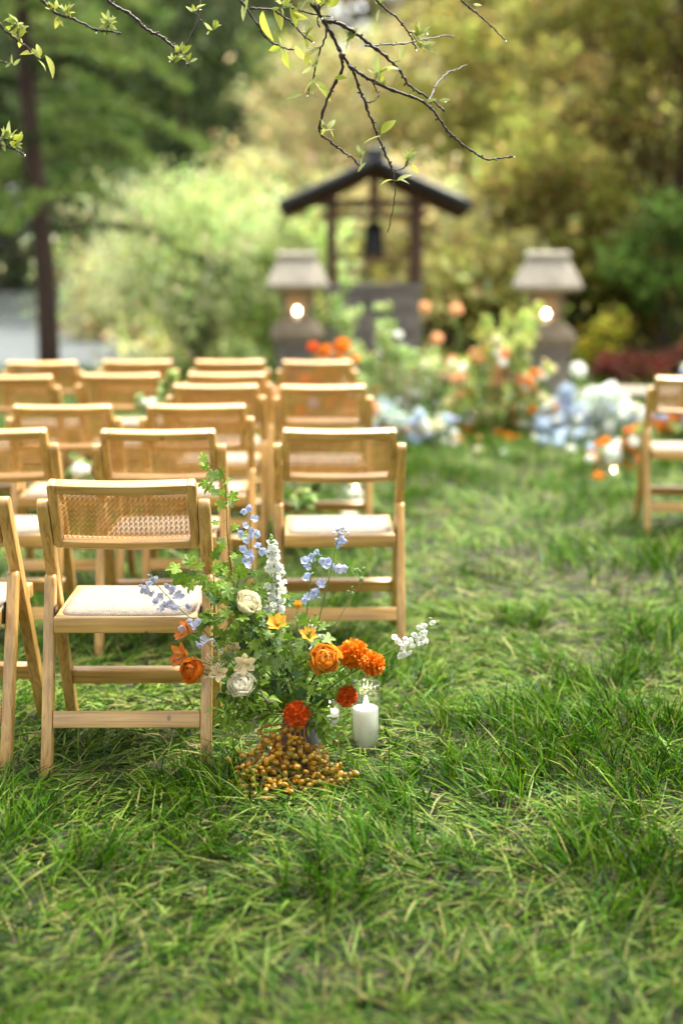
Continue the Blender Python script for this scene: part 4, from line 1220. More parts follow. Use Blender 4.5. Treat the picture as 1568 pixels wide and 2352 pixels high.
for i in range(92):
    k = i / 91
    lark.append((626 + 12 * k + rnd.uniform(-1, 1) * (7 + 15 * min(1, k * 2)) * (1 if k < 0.8 else 0.7), 1246 + 205 * k + rnd.uniform(-4, 4)))
spike('larkspur', 'dense white larkspur spike in front of the aisle chair', [(655, 1600), (645, 1500), (640, 1420), (632, 1320), (625, 1240)], 0.06, lark, FL_WHITE,
    [(618, 1243), (625, 1238), (632, 1242), (622, 1250), (636, 1252), (628, 1236)] + [(lark[j][0] + rnd.uniform(-8, 8), lark[j][1]) for j in range(0, 92, 5)], 'green', 0.0022, 0.018)
spike('stock', 'white stock stem stretching far right past the marigolds', [(720, 1600), (790, 1550), (865, 1512), (930, 1478), (975, 1450), (996, 1424)], -0.04,
    [(912, 1470), (918, 1479), (923, 1489), (928, 1470), (934, 1480), (922, 1500), (917, 1507), (936, 1496), (942, 1470), (948, 1462), (946, 1486), (955, 1456), (960, 1466), (957, 1478), (966, 1451), (972, 1462), (976, 1455), (968, 1474), (980, 1470), (964, 1440), (974, 1436), (994, 1434), (930, 1503), (905, 1466)], FL_STOCK,
    [(985, 1424), (992, 1422), (998, 1430), (990, 1438), (1000, 1436)], 'green', 0.0024, 0.012)
spk = []
for i in range(16): spk.append((722 + rnd.uniform(-12, 14), 1425 + i * 6.5 + rnd.uniform(-3, 3)))
spike('stock', 'short white stock half hidden behind the orange ranunculus', [(700, 1600), (715, 1540), (726, 1420)], 0.05, spk, FL_STOCK, [(728, 1418), (722, 1415)], 'green')

# lily-like flowers: alstroemeria and loose yellow blooms
def star_flower(root, p, ax, m, size, n=6, open_=0.95, seed=0, streaks=True, width=0.55):
    rr = random.Random(seed)
    meA = mesh_py('petal', *petal_vf(size, size * width, 0.25, -0.10, 5, 4, 0.62), m, True)
    for k in range(n):
        a = 2 * math.pi * k / n + rr.uniform(-0.2, 0.2)
        M = axis_matrix(p, ax, a) @ Matrix.Rotation(math.pi / 2 - open_ + rr.uniform(-0.18, 0.18), 4, 'X')
        add(root, 'petal', meA, M)
        if streaks and k % 2 == 0:
            mb = MB()
            for q in range(7):
                t = rr.uniform(0.30, 0.75); s = rr.uniform(-0.35, 0.35) * size * width
                z = -0.10 * size * t * t + 0.25 * s * s / (size * width * 0.5) + 0.0007
                w, h = 0.0006, 0.0032
                mb.add([(s - w, t * size - h, z), (s + w, t * size - h, z), (s + w * 0.6, t * size + h, z), (s - w * 0.6, t * size + h, z)], [(0, 1, 2, 3)])
            add(root, 'streaks', mb.mesh('streaks', STREAK), M)
    mb = MB()
    for k in range(5):
        a = rr.uniform(0, 6.3)
        mb.add(*tube_vf([(0, 0, 0), (math.cos(a) * size * 0.12, math.sin(a) * size * 0.12, size * 0.4), (math.cos(a) * size * 0.2, math.sin(a) * size * 0.2, size * 0.62)], [0.0007, 0.0006, 0.0010], 4))
    add(root, 'stamens', mb.mesh('stamens', STAMEN, True), axis_matrix(p, ax, 0))
def lily(x, y, dy, m, size, axis, name, label, seed, open_=0.9, streaks=True, n=6, width=0.55, bulge=0.0):
    p = fp(x, y, dy); ax = Vector(axis).normalized()
    root, pts = flower_thing(name, label, 'flower', p - ax * 0.002, bulge, None, 0.0016)
    star_flower(root, p, ax, m, size, n, open_, seed, streaks, width)
lily(437, 1455, -0.11, P_RUST, 0.043, (-0.75, -0.5, 0.35), 'alstroemeria', 'rust orange alstroemeria touching the chair seat rail, upper one', 31, 0.65)
lily(428, 1506, -0.12, P_RUST, 0.047, (-0.7, -0.65, 0.2), 'alstroemeria', 'rust orange alstroemeria just above the deep orange ranunculus', 32, 0.75)
lily(560, 1523, -0.09, P_ALCREAM, 0.034, (0.25, -0.9, 0.1), 'alstroemeria', 'pale yellow alstroemeria with dark streaks above the white rose', 33, 1.0)
lily(503, 1546, -0.09, P_ALCREAM, 0.031, (-0.1, -0.85, 0.35), 'alstroemeria', 'pale yellow alstroemeria with dark streaks left of the white rose', 34, 0.95)
lily(534, 1494, -0.05, P_ALCREAM, 0.028, (0.3, -0.6, 0.7), 'alstroemeria', 'half open pale yellow alstroemeria above the streaked ones', 35, 0.5)
lily(638, 1438, -0.05, P_YELLOW, 0.037, (-0.1, -0.6, 0.7), 'butterfly_ranunculus', 'open yellow orange flower below the white larkspur', 36, 0.85, False, 7)
lily(683, 1400, -0.03, P_YELLOW, 0.025, (0.1, -0.2, 1.0), 'butterfly_ranunculus', 'small yellow cup flower right of the white larkspur', 37, 0.28, False, 6, 0.9)
lily(706, 1462, -0.08, P_YELLOW, 0.032, (0.2, -0.6, 0.7), 'butterfly_ranunculus', 'yellow orange flower partly behind pale leaves at the centre', 38, 0.8, False, 6)
lily(612, 1520, 0.0, P_YELLOW, 0.018, (0.2, -0.8, 0.3), 'butterfly_ranunculus', 'small orange yellow flower deep among the stems', 39, 0.8, False, 5)

# leafy branches in the vase
def leafy(name, label, path, leaves, kind, key, size, stem_m=WOODY, r=0.0019, face=0.55, keys=None, cat='branch', from_vase=True, group=None):
    """path: world points; leaves: list of (point, direction) or a number spread along the path."""
    root = empty(name, path[0], label, cat, group or vase_group)
    pts = spline(path, 5)
    add_stem(root, pts, r, r * 0.45, stem_m)
    loc = root.matrix_basis.inverted()
    if isinstance(leaves, int):
        lv = []
        for i in range(leaves):
            k = 0.30 + 0.70 * (i + rnd.random() * 0.6) / leaves
            q = pts[min(len(pts) - 1, int(k * (len(pts) - 1)))]
            t = (pts[min(len(pts) - 1, int(k * (len(pts) - 1)) + 1)] - pts[max(0, int(k * (len(pts) - 1)) - 1)]).normalized()
            sd = t.cross(Vector((0, 1, 0.2))).normalized() * (1 if i % 2 else -1)
            d = (t * 0.45 + sd * 0.9 + Vector((rnd.uniform(-.3, .3), rnd.uniform(-.7, .4), rnd.uniform(-.3, .3)))).normalized()
            lv.append((q, d))
        lv.append((pts[-1], (pts[-1] - pts[-3]).normalized()))
    else: lv = leaves
    mb = MB()
    for i, (p, d) in enumerate(lv):
        d = Vector(d)
        q = min(pts, key=lambda z: (z - p).length)
        if (q - p).length > 0.003: mb.add(*tube_vf(spline([loc @ q, loc @ (q.lerp(p, 0.5) + Vector((0, 0, 0.003))), loc @ p], 2), 0.0006, 4, False))
        n = ((CAM - p).normalized() * face + Vector((rnd.uniform(-.5, .5), rnd.uniform(-.3, .3), 0.75 + rnd.uniform(-.3, .4)))).normalized()
        kk = key if keys is None else keys[i % len(keys)]
        add(root, 'leaf', LEAVES[kind, kk], frame_matrix(p, d, n, size * rnd.uniform(0.7, 1.2)))
    if mb.V: tag(link('leaf_stalks', mb.mesh('leaf_stalks', STEM, True), root), kind='stuff')
    return root
def px_leaves(lst, dy):
    out = []
    for x, y, ang in lst:
        a = math.radians(ang)
        out.append((fp(x, y, dy + rnd.uniform(-0.02, 0.02)), Vector((math.cos(a), rnd.uniform(-0.5, 0.1), math.sin(a)))))
    return out
leafy('currant_branch', 'tall thin currant branch with lobed leaves reaching above the chair back', [VASE, fp(590, 1560, 0.03), fp(553, 1440, 0.05), fp(535, 1330, 0.06), fp(522, 1230, 0.06), fp(520, 1150, 0.05), fp(514, 1095, 0.05), fp(498, 1072, 0.04), fp(472, 1062, 0.04)],
    px_leaves([(478, 1068, 160), (470, 1063, 100), (492, 1075, 260), (483, 1066, 200), (500, 1102, 70), (494, 1110, 215), (511, 1115, 45), (497, 1118, 250), (507, 1122, 300), (484, 1108, 190), (523, 1132, 330), (515, 1146, 240), (526, 1148, 300), (530, 1150, 20), (505, 1202, 170), (530, 1215, 30), (546, 1225, 340), (511, 1232, 260), (520, 1250, 210), (505, 1262, 230), (530, 1272, 320), (518, 1286, 260), (541, 1275, 300), (512, 1298, 200), (536, 1303, 330), (525, 1318, 280)], 0.05),
    'lobed', 'fresh', 0.034, keys=['fresh', 'fresh', 'pale', 'fresh', 'mid'])
leafy('currant_branch', 'currant branch arching left across the chair leg above the delphinium', [VASE, fp(612, 1520, 0.02), fp(562, 1400, 0.0), fp(530, 1342, -0.05), fp(484, 1318, -0.09), fp(445, 1312, -0.09), fp(418, 1305, -0.09)],
    px_leaves([(420, 1306, 170), (424, 1310, 230), (432, 1304, 60), (442, 1306, 110), (432, 1318, 250), (455, 1312, 80), (462, 1318, 225), (470, 1316, 250), (482, 1326, 210), (480, 1330, 255), (484, 1312, 40), (490, 1330, 290), (500, 1335, 320), (515, 1340, 300), (452, 1330, 230)], -0.09),
    'lobed', 'fresh', 0.042, keys=['fresh', 'mid', 'fresh', 'pale', 'fresh'])
inner = [(545, 1350, 0.02, 'mid', 26), (520, 1420, -0.04, 'mid', 26), (590, 1460, 0.0, 'mid', 22), (650, 1480, -0.05, 'pale', 24), (700, 1475, -0.06, 'pale', 24), (560, 1440, -0.02, 'mid', 20), (660, 1560, -0.09, 'mid', 20), (730, 1560, -0.06, 'mid', 16), (610, 1400, 0.03, 'mid', 16)]
labs = ['lobed leaf sprig behind the cream rose', 'dark lobed leaf sprig beside the chair leg under the left branch', 'lobed leaf sprig between the cream rose and yellow flower', 'pale lobed leaf sprig at the very centre', 'pale lobed leaf sprig left of the orange ranunculus', 'lobed leaf sprig just under the cream rose', 'lobed leaf sprig above the red carnation', 'lobed leaf sprig under the orange ranunculus', 'lobed leaf sprig at the foot of the white larkspur']
for (x, y, dy, key, n), lab in zip(inner, labs):
    tip = fp(x, y, dy)
    mid = VASE.lerp(tip, 0.55) + Vector((0, 0.0, 0.015))
    lv = []
    for i in range(n):
        a = rnd.uniform(0, 6.28); rr_ = 0.055 * rnd.random() ** 0.5
        p = tip + Vector((math.cos(a) * rr_, rnd.uniform(-0.04, 0.04), math.sin(a) * rr_))
        lv.append((p, Vector((math.cos(a), rnd.uniform(-0.5, 0.2), math.sin(a) - 0.2))))
    kk = {'mid': ['mid', 'fresh', 'mid', 'dark'], 'pale': ['pale', 'fresh', 'pale', 'mid']}[key]
    leafy('currant_branch', lab, [VASE, mid, tip], lv, 'lobed', key, 0.037, STEM, keys=kk)
oval = [([(600, 1620), (540, 1600), (505, 1590)], -0.10, 'dark', 'leafy sprig reaching left under the white rose'), ([(610, 1640), (560, 1640), (515, 1650)], -0.12, 'mid', 'leafy sprig low at the left toward the chair foot'),
    ([(640, 1600), (600, 1570), (570, 1620)], -0.12, 'mid', 'leafy sprig right of the white rose'), ([(740, 1600), (780, 1560), (815, 1540)], -0.04, 'mid', 'grey green leafy sprig under the marigold pair'),
    ([(740, 1620), (790, 1585), (820, 1565)], -0.07, 'pale', 'pale leafy sprig in front of the tall candle glass'), ([(720, 1640), (740, 1600), (735, 1560)], -0.08, 'mid', 'leafy sprig left of the red orange marigold'),
    ([(700, 1640), (735, 1670), (750, 1690)], -0.12, 'mid', 'leafy sprig hanging over the small candle'), ([(610, 1580), (530, 1560), (500, 1500)], -0.03, 'mid', 'leafy sprig along the chair leg behind the white umbel'),
    ([(650, 1610), (640, 1560), (615, 1590)], -0.10, 'dark', 'dark leafy sprig between the thick stems'), ([(690, 1600), (710, 1540), (700, 1520)], -0.06, 'fresh', 'bright leafy sprig under the pale centre leaves'),
    ([(660, 1620), (690, 1585), (660, 1530)], -0.04, 'dark', 'dark leafy sprig behind the centre stems'), ([(620, 1600), (590, 1540), (575, 1480)], 0.02, 'dark', 'dark leafy sprig behind the roses'),
    ([(720, 1610), (760, 1560), (772, 1535)], 0.02, 'mid', 'leafy sprig behind the orange ranunculus')]
for path, dy, key, lab in oval:
    w = [VASE] + [fp(x, y, dy * (0.5 + 0.25 * i)) for i, (x, y) in enumerate(path)]
    leafy('leafy_sprig', lab, w, 30, 'oval', key, 0.026, STEM, 0.0014, keys=[key, key, 'mid', 'fresh'])
lance = [([(600, 1650), (560, 1665), (525, 1690)], -0.15, 'fresh', 'bright willow sprig drooping at the lower left of the arrangement'), ([(630, 1640), (610, 1610), (620, 1600)], -0.16, 'fresh', 'bright willow sprig above the dates at the centre left'),
    ([(620, 1640), (560, 1630), (515, 1640)], -0.14, 'mid', 'willow sprig with furry catkins at the lower left'), ([(700, 1660), (765, 1700), (805, 1730), (828, 1755)], -0.12, 'fresh', 'thin willow sprig trailing down to the grass at the right'),
    ([(720, 1640), (750, 1650), (790, 1690)], -0.10, 'fresh', 'willow sprig drooping before the tall candle'), ([(690, 1640), (715, 1620), (740, 1640)], -0.16, 'fresh', 'short willow sprig right of the red carnation'),
    ([(600, 1630), (540, 1620), (500, 1625)], -0.13, 'mid', 'willow sprig touching the chair leg')]
for path, dy, key, lab in lance:
    w = [VASE] + [fp(x, y, dy * (0.6 + 0.2 * i)) for i, (x, y) in enumerate(path)]
    rt = leafy('willow_sprig', lab, w, 30, 'lance', key, 0.034, WOODY, 0.0014, keys=[key, 'fresh', 'mid', key])
FUR = mat('catkin_fur', (0.15, 0.135, 0.085), 0.9)
for path, lab in (([(598, 1585), (605, 1600), (618, 1612), (630, 1612)], 'furry grey curled catkin above the dates, larger one'), ([(592, 1645), (582, 1655), (590, 1668)], 'furry grey catkin left of the dates, smaller one')):
    pts = spline([fp(x, y, -0.17) for x, y in path], 4)
    root = empty('catkin', pts[0], lab, 'catkin', vase_group)
    loc = root.matrix_basis.inverted()
    mb = MB(); mb.add(*tube_vf([loc @ p for p in pts], 0.0035, 6))
    for i in range(170):
        k = rnd.randrange(len(pts)); d = Vector((rnd.gauss(0, 1), rnd.gauss(0, 1), rnd.gauss(0, 1))).normalized(); q = loc @ pts[k] + Vector((rnd.gauss(0, .001), 0, rnd.gauss(0, .001)))
        s = d.cross(Vector((0.3, 0.5, 0.8))).normalized() * 0.0004
        mb.add([q - s, q + s, q + d * 0.0078], [(0, 1, 2)])
    link('fur', mb.mesh('fur', FUR), root)
# lacy white umbels by the chair leg
for i, (x, y, dy, lab) in enumerate([(508, 1500, -0.08, 'lacy pale umbel against the chair leg, upper spray'), (486, 1530, -0.08, 'lacy pale umbel against the chair leg, lower spray')]):
    p = fp(x, y, dy)
    root, pts = flower_thing('lace_flower', lab, 'flower', p + Vector((0.03, 0, -0.015)), 0.0, None, 0.0012)
    mb, dots = MB(), MB()
    loc = root.matrix_basis.inverted()
    for k in range(20):
        e = p + Vector((rnd.gauss(0, 0.019), rnd.gauss(0, 0.015), rnd.gauss(0, 0.019)))
        mb.add(*tube_vf([loc @ pts[-1], loc @ e], 0.0005, 4, False))
        for q in range(9):
            c = loc @ (e + Vector((rnd.gauss(0, .0035), rnd.gauss(0, .0035), rnd.gauss(0, .0035))))
            r = 0.0011
            dots.add([c + Vector(v) * r for v in ((1, 0, 0), (-1, 0, 0), (0, 1, 0), (0, -1, 0), (0, 0, 1), (0, 0, -1))], [(0, 2, 4), (2, 1, 4), (1, 3, 4), (3, 0, 4), (2, 0, 5), (1, 2, 5), (3, 1, 5), (0, 3, 5)])
    tag(link('rays', mb.mesh('rays', STEM), root), kind='stuff'); tag(link('tiny_florets', dots.mesh('tiny_florets', P_WHITE), root), kind='stuff')
# thick dark stems in the heart of the arrangement
for i, (a, b, lab) in enumerate([((600, 1430), 0.0, 'thick dark green stem slanting up to the cream rose'), ((652, 1530), -0.06, 'dark upright stem at the centre above the carnation'), ((733, 1560), -0.07, 'dark stem leaning right below the orange ranunculus'), ((545, 1500), -0.06, 'green stem leaning left toward the pale alstroemeria'), ((590, 1520), -0.08, 'green stem behind the white rose')]):
    root = empty('cut_stem', VASE, lab, 'stem', vase_group)
    add_stem(root, stem_path(fp(a[0], a[1], b)), 0.0042 if i < 3 else 0.003, 0.0034 if i < 3 else 0.002, STEM_DARK if i < 3 else STEM)

# ------------------------------------------------------------------ vase and date clusters
POT = mat('grey_ceramic', (0.085, 0.08, 0.07), 0.6, noise=0.2, nscale=30)
vase = link('vase', mesh_py('vase', *lathe_vf([(0.040, -0.01), (0.050, 0.02), (0.056, 0.08), (0.050, 0.13), (0.046, 0.147), (0.042, 0.147), (0.046, 0.13), (0.050, 0.08), (0.03, 0.03)], 28, True, True), POT, True))
vase.location = (VASE.x, VASE.y, 0)
tag(vase, 'grey ceramic vase hidden behind the hanging dates', 'vase')
DATE = mat('date_skin', (0.19, 0.145, 0.007), 0.26, rand=(0.50, 0.235, 0.008), noise=0.22, nscale=70, spec=0.6)
DATE_TIP = mat('date_tip', (0.10, 0.05, 0.015), 0.6)
STALK = mat('date_stalk', (0.33, 0.10, 0.014), 0.5, noise=0.2)
def date_mesh():
    prof = [(0.0006, -0.0105), (0.0042, -0.0092), (0.0066, -0.0045), (0.0070, 0.0), (0.0064, 0.0048), (0.0044, 0.0085), (0.0014, 0.0103), (0.0003, 0.0099)]
    V, F = lathe_vf(prof, 10, True, True)
    me = mesh_py('date', V, F, DATE, True)
    me.materials.append(DATE_TIP)
    for p_ in me.polygons:
        if p_.center.z > 0.0094: p_.material_index = 1
    return me
DATE_ME = date_mesh()
top = Vector((VASE.x + 0.005, 3.655, 0.150))
strands = [[(602, 1672), (606, 1700), (596, 1730), (570, 1770), (556, 1802)], [(640, 1690), (630, 1712), (612, 1740), (590, 1790), (592, 1830)], [(650, 1690), (660, 1720), (650, 1760), (640, 1790), (632, 1815)], [(668, 1670), (668, 1720), (678, 1760), (690, 1790), (690, 1812)],
    [(676, 1680), (690, 1730), (715, 1760), (740, 1785), (765, 1805)], [(700, 1700), (722, 1730), (745, 1752), (775, 1775), (808, 1788)], [(620, 1690), (600, 1740), (575, 1790), (580, 1815)], [(655, 1672), (645, 1700), (640, 1730), (660, 1775), (650, 1800)], [(690, 1700), (705, 1750), (720, 1785), (722, 1808)], [(640, 1690), (620, 1735), (600, 1770), (612, 1800)]]
placed = []
roots = []
dl = ['date strand spreading farthest left on the grass', 'date strand reaching closest to the camera at the lower left', 'date strand falling straight down left of centre', 'date strand hanging straight down below the carnation', 'date strand running down to the right', 'date strand reaching farthest right beside the grass tuft',
      'short date strand between the two leftmost ones', 'date strand in the middle with a curved orange stalk', 'date strand lying right of centre', 'inner date strand at the left of centre']
for si, st in enumerate(strands):
    n = len(st)
    P = [top + Vector((rnd.uniform(-.02, .02), 0, 0.0))]
    for k, (x, y) in enumerate(st):
        f = (k + 1) / n
        # the mass rests against the vase above and on the grass below
        depth = 3.645 - 0.135 * f ** 1.3
        p = at_y(x, y, depth)
        if p.z < 0.020: p = at_z(x, y, 0.020 + 0.004 * rnd.random())
        P.append(p)
    root = empty('date_strand', P[0], dl[si], 'dates', 'strands of golden dates hanging from the vase')
    loc = root.matrix_basis.inverted()
    pts = spline(P, 5)
    link('stalk', mesh_py('stalk', *tube_vf([loc @ p for p in pts], [0.0026 - 0.0012 * i / (len(pts) - 1) for i in range(len(pts))], 6), STALK, True), root)
    mb = MB()
    tries = 0; cnt = 0
    while cnt < 24 and tries < 500:
        tries += 1
        k = 0.20 + 0.80 * rnd.random() ** 0.55
        q = pts[int(k * (len(pts) - 1))]
        sp = 0.020 + 0.012 * k
        p = q + Vector((rnd.gauss(0, sp), rnd.gauss(-0.004, 0.012), rnd.gauss(0.0, 0.013)))
        if p.z < 0.014: p.z = 0.014 + rnd.random() * 0.008
        if any((p - o).length < 0.0135 for o in placed): continue
        placed.append(p.copy())
        d = (p - q).normalized() * 0.7 + Vector((rnd.gauss(0, .4), rnd.gauss(-0.25, .4), rnd.gauss(-0.1, .4)))
        add(root, 'date', DATE_ME, axis_matrix(p, d, rnd.uniform(0, 6), rnd.uniform(0.76, 1.2)))
        mb.add(*tube_vf([loc @ q, loc @ (p - d.normalized() * 0.009)], 0.0007, 4, False))
        cnt += 1
    tag(link('stalklets', mb.mesh('stalklets', STALK), root), kind='stuff')

# ------------------------------------------------------------------ candles in ribbed glass
GLASS = bpy.data.materials.new('clear_glass'); GLASS.use_nodes = True
N, L = GLASS.node_tree.nodes, GLASS.node_tree.links
N.remove(N['Principled BSDF'])
tr = N.new('ShaderNodeBsdfTransparent'); tr.inputs['Color'].default_value = (0.95, 0.97, 0.955, 1)
gl = N.new('ShaderNodeBsdfGlossy'); gl.inputs['Roughness'].default_value = 0.04
lw = N.new('ShaderNodeLayerWeight'); lw.inputs['Blend'].default_value = 0.5
pw = N.new('ShaderNodeMath'); pw.operation = 'POWER'; pw.inputs[1].default_value = 4.0
sc_ = N.new('ShaderNodeMath'); sc_.operation = 'MULTIPLY_ADD'; sc_.inputs[1].default_value = 0.85; sc_.inputs[2].default_value = 0.06
L.new(lw.outputs['Facing'], pw.inputs[0]); L.new(pw.outputs['Value'], sc_.inputs[0])
mx = N.new('ShaderNodeMixShader')
L.new(sc_.outputs['Value'], mx.inputs['Fac']); L.new(tr.outputs['BSDF'], mx.inputs[1]); L.new(gl.outputs['BSDF'], mx.inputs[2]); L.new(mx.outputs['Shader'], N['Material Output'].inputs['Surface'])
def ribbed_glass(R, H, ribs=20):
    V, F = [], []
    n = ribs * 6
    prof = [(0.90, 0.002, 0), (0.97, 0.006, 1), (1.0, 0.02, 1), (1.0, H - 0.004, 1), (0.985, H, 0.3), (0.955, H - 0.003, 0.2), (0.955, 0.012, 0), (0.5, 0.009, 0)]
    for f, z, rb in prof:
        for k in range(n):
            a = 2 * math.pi * k / n
            r = R * f * (1 + 0.05 * rb * abs(math.sin(a * ribs / 2)))
            V.append((r * math.cos(a), r * math.sin(a), z))
    for i in range(len(prof) - 1):
        for k in range(n):
            k2 = (k + 1) % n
            F.append((i * n + k, i * n + k2, (i + 1) * n + k2, (i + 1) * n + k))
    F.append(tuple(range(n - 1, -1, -1))); b = (len(prof) - 1) * n; F.append(tuple(b + k for k in range(n)))
    return mesh_py('glass', V, F, GLASS, True)
def candle(x, y, R, H, wax_h, label, z=0.0):
    t = empty('candle', (x, y, z), label, 'candle', 'white candles in ribbed glass on the grass')
    link('glass', ribbed_glass(R, H), t)
    link('wax', mesh_py('wax', *lathe_vf([(R * 0.90, 0.013), (R * 0.90, wax_h), (R * 0.82, wax_h + 0.002), (R * 0.55, wax_h - 0.004), (0.004, wax_h - 0.005)], 32, True, True), WAX, True), t)
    link('wick', mesh_py('wick', *tube_vf([(0, 0, wax_h - 0.006), (0.001, 0, wax_h + 0.008)], 0.0012, 6), WICK), t)
    f = link('flame', flame_mesh(0.030, 0.0058), t); f.location = (0.001, 0, wax_h + 0.006)
    return t
candle(0.068, 3.84, 0.0395, 0.200, 0.128, 'tall white candle in ribbed glass right of the arrangement')
candle(-0.038, 4.02, 0.034, 0.120, 0.060, 'small candle glass half hidden behind the leaves right of the vase')
candle(0.040, 7.15, 0.050, 0.21, 0.09, 'candle glowing beneath the nearest aisle chair')
candle(0.075, 7.45, 0.045, 0.26, 0.15, 'candle glowing just behind another under the aisle chair')
candle(1.690, 8.75, 0.055, 0.10, 0.055, 'low glowing candle on the grass left of the lone chair')
# ------------------------------------------------------------------ blurred altar flowers
ALT_LEAF = mat('altar_leaves', (0.1, 0.2, 0.05), 0.5, attr=True, transl=0.32, spec=0.3)
HEADS = {}
def head(kind):
    if kind not in HEADS:
        name, m, r, n = {'orange': ('orange_bloom', P_MARI, 0.05, 40), 'rust': ('rust_bloom', P_RED, 0.045, 40), 'peach': ('peach_bloom', P_PEACH, 0.055, 36), 'apricot': ('apricot_bloom', P_APRICOT, 0.05, 36),
            'white': ('white_bloom', P_PURE, 0.045, 36), 'cream': ('cream_bloom', P_CREAM, 0.045, 36), 'blue': ('blue_hydrangea', None, 0.085, 90), 'pale': ('white_hydrangea', None, 0.08, 90), 'small': ('blue_bloom', P_BLUE, 0.035, 30)}[kind]
        if kind in ('blue', 'pale'):
            mm = petal_mat('hydrangea_' + kind, *(((0.40, 0.52, 0.68), (0.54, 0.63, 0.74)) if kind == 'blue' else ((0.80, 0.84, 0.80), (0.68, 0.76, 0.66))))
            mb = MB()
            for i in range(n):
                k = (i + 0.5) / n; ph = math.acos(1 - 1.7 * k); az = i * 2.39996
                d = Vector((math.sin(ph) * math.cos(az), math.sin(ph) * math.sin(az), math.cos(ph)))
                Mx = axis_matrix(d * r * rnd.uniform(0.88, 1.05), d, rnd.uniform(0, 6))
                for q in range(4):
                    V, F = petal_vf(0.019, 0.019, 0.2, 0.1, 1, 2, 0.6)
                    R_ = Mx @ Matrix.Rotation(q * math.pi / 2, 4, 'Z')
                    mb.add([R_ @ Vector(v) for v in V], F)
            mb.add(*[(lambda vf: (vf[0], vf[1]))(lathe_vf([(0.001, -r * 0.7), (r * 0.7, -r * 0.4), (r * 0.82, 0.1 * r), (r * 0.5, r * 0.7), (0.001, r * 0.85)], 8))][0])
            HEADS[kind] = (name, mb.mesh(name, mm, True))
        else:
            HEADS[kind] = (name, ruffle_ball(r, m, 50 + len(HEADS), n, name))
    return HEADS[kind]
def arrangement(name, label, base_px, Y, blooms, foliage, pal, seed, leaf=0.05, dyj=0.25, group='drifts of flowers round the altar', extra='', n_extra=0):
    """blooms: (x, y, kind[, scale]); foliage: (x, y, radius px, leaves)."""
    g = np.random.default_rng(seed)
    b = at_y(base_px[0], base_px[1], Y); b.z = 0
    root = empty(name, b, label, 'flower arrangement', group)
    C, R, n_each, cols = [], [], [], []
    mb = MB()
    vs, fs, cs, off = [], [], [], 0
    for x, y, rp, n in foliage:
        p = at_y(x, y, Y + g.uniform(-dyj, dyj)) - b
        r = rp * Y / FPX
        if p.z < 0.05: p.z = 0.05
        mb.add(*tube_vf(spline([(p.x * 0.4, p.y * 0.4, 0), (p.x * 0.8, p.y * 0.8, p.z * 0.5), p], 3), 0.006, 4, False))
        k = max(3, n // 22)
        cc = np.array(tuple(p)) + g.normal(0, 0.45, (k, 3)) * r
        cc[:, 2] = np.maximum(cc[:, 2], 0.04)
        v, f, c = leaf_cloud(g, cc, np.full(k, r * 0.55), 30, leaf, palette_pick(g, pal, k), 0.55, 0.0)
        vs.append(v); fs.append(f + off); cs.append(c); off += len(v)
    names = {'p': 'peach', 'w': 'white', 'c': 'cream', 'o': 'orange', 'a': 'apricot', 'r': 'rust', 's': 'small', 'h': 'pale', 'b': 'blue'}
    blooms = list(blooms)
    for i in range(n_extra):                                # smaller blooms between the large ones
        x, y, rp, n = foliage[i % len(foliage)]
        if y < 800: continue
        kd = names[extra[g.integers(0, len(extra))]]
        blooms.append((x + g.normal(0, 0.7) * rp, y + g.normal(0, 0.6) * rp, kd, g.uniform(0.45, 0.75)))
    for bl in blooms:
        x, y, kind = bl[:3]; s = bl[3] if len(bl) > 3 else 1.0
        p = at_y(x, y, Y + g.uniform(-dyj, dyj * 0.4))
        if p.z < 0.05: p = at_z(x, y, 0.05)
        nm, me = head(kind)
        o = link(nm, me, root)
        q = p - b
        o.matrix_basis = axis_matrix(q, toward_cam(p, 0.5, 0.5), rnd.uniform(0, 6), s * rnd.uniform(0.92, 1.12))
        mb.add(*tube_vf(spline([(q.x * 0.6, q.y * 0.6, 0), (q.x * 0.85, q.y * 0.85, q.z * 0.55), q], 3), 0.005, 4, False))
    if vs: tag(link('foliage', mesh_np('foliage', np.concatenate(vs), np.concatenate(fs), ALT_LEAF, np.concatenate(cs)), root), kind='stuff')
    tag(link('stems', mb.mesh('stems', STEM, True), root), kind='stuff')
    return root
PALEG = [[0.4186, 0.5152, 0.2002], [0.322, 0.4508, 0.1386], [0.5152, 0.5796, 0.2772], [0.2415, 0.3542, 0.0924]]
LIMEG = [[0.5278, 0.5899, 0.1485], [0.4036, 0.4968, 0.1188], [0.621, 0.652, 0.2376], [0.2173, 0.3105, 0.0743]]
MIDG = [[0.168, 0.266, 0.07], [0.252, 0.364, 0.098], [0.112, 0.182, 0.049], [0.336, 0.42, 0.14]]
BLUG = [[0.4186, 0.5152, 0.462], [0.322, 0.4508, 0.308], [0.5152, 0.6118, 0.5236], [0.2415, 0.3542, 0.154]]
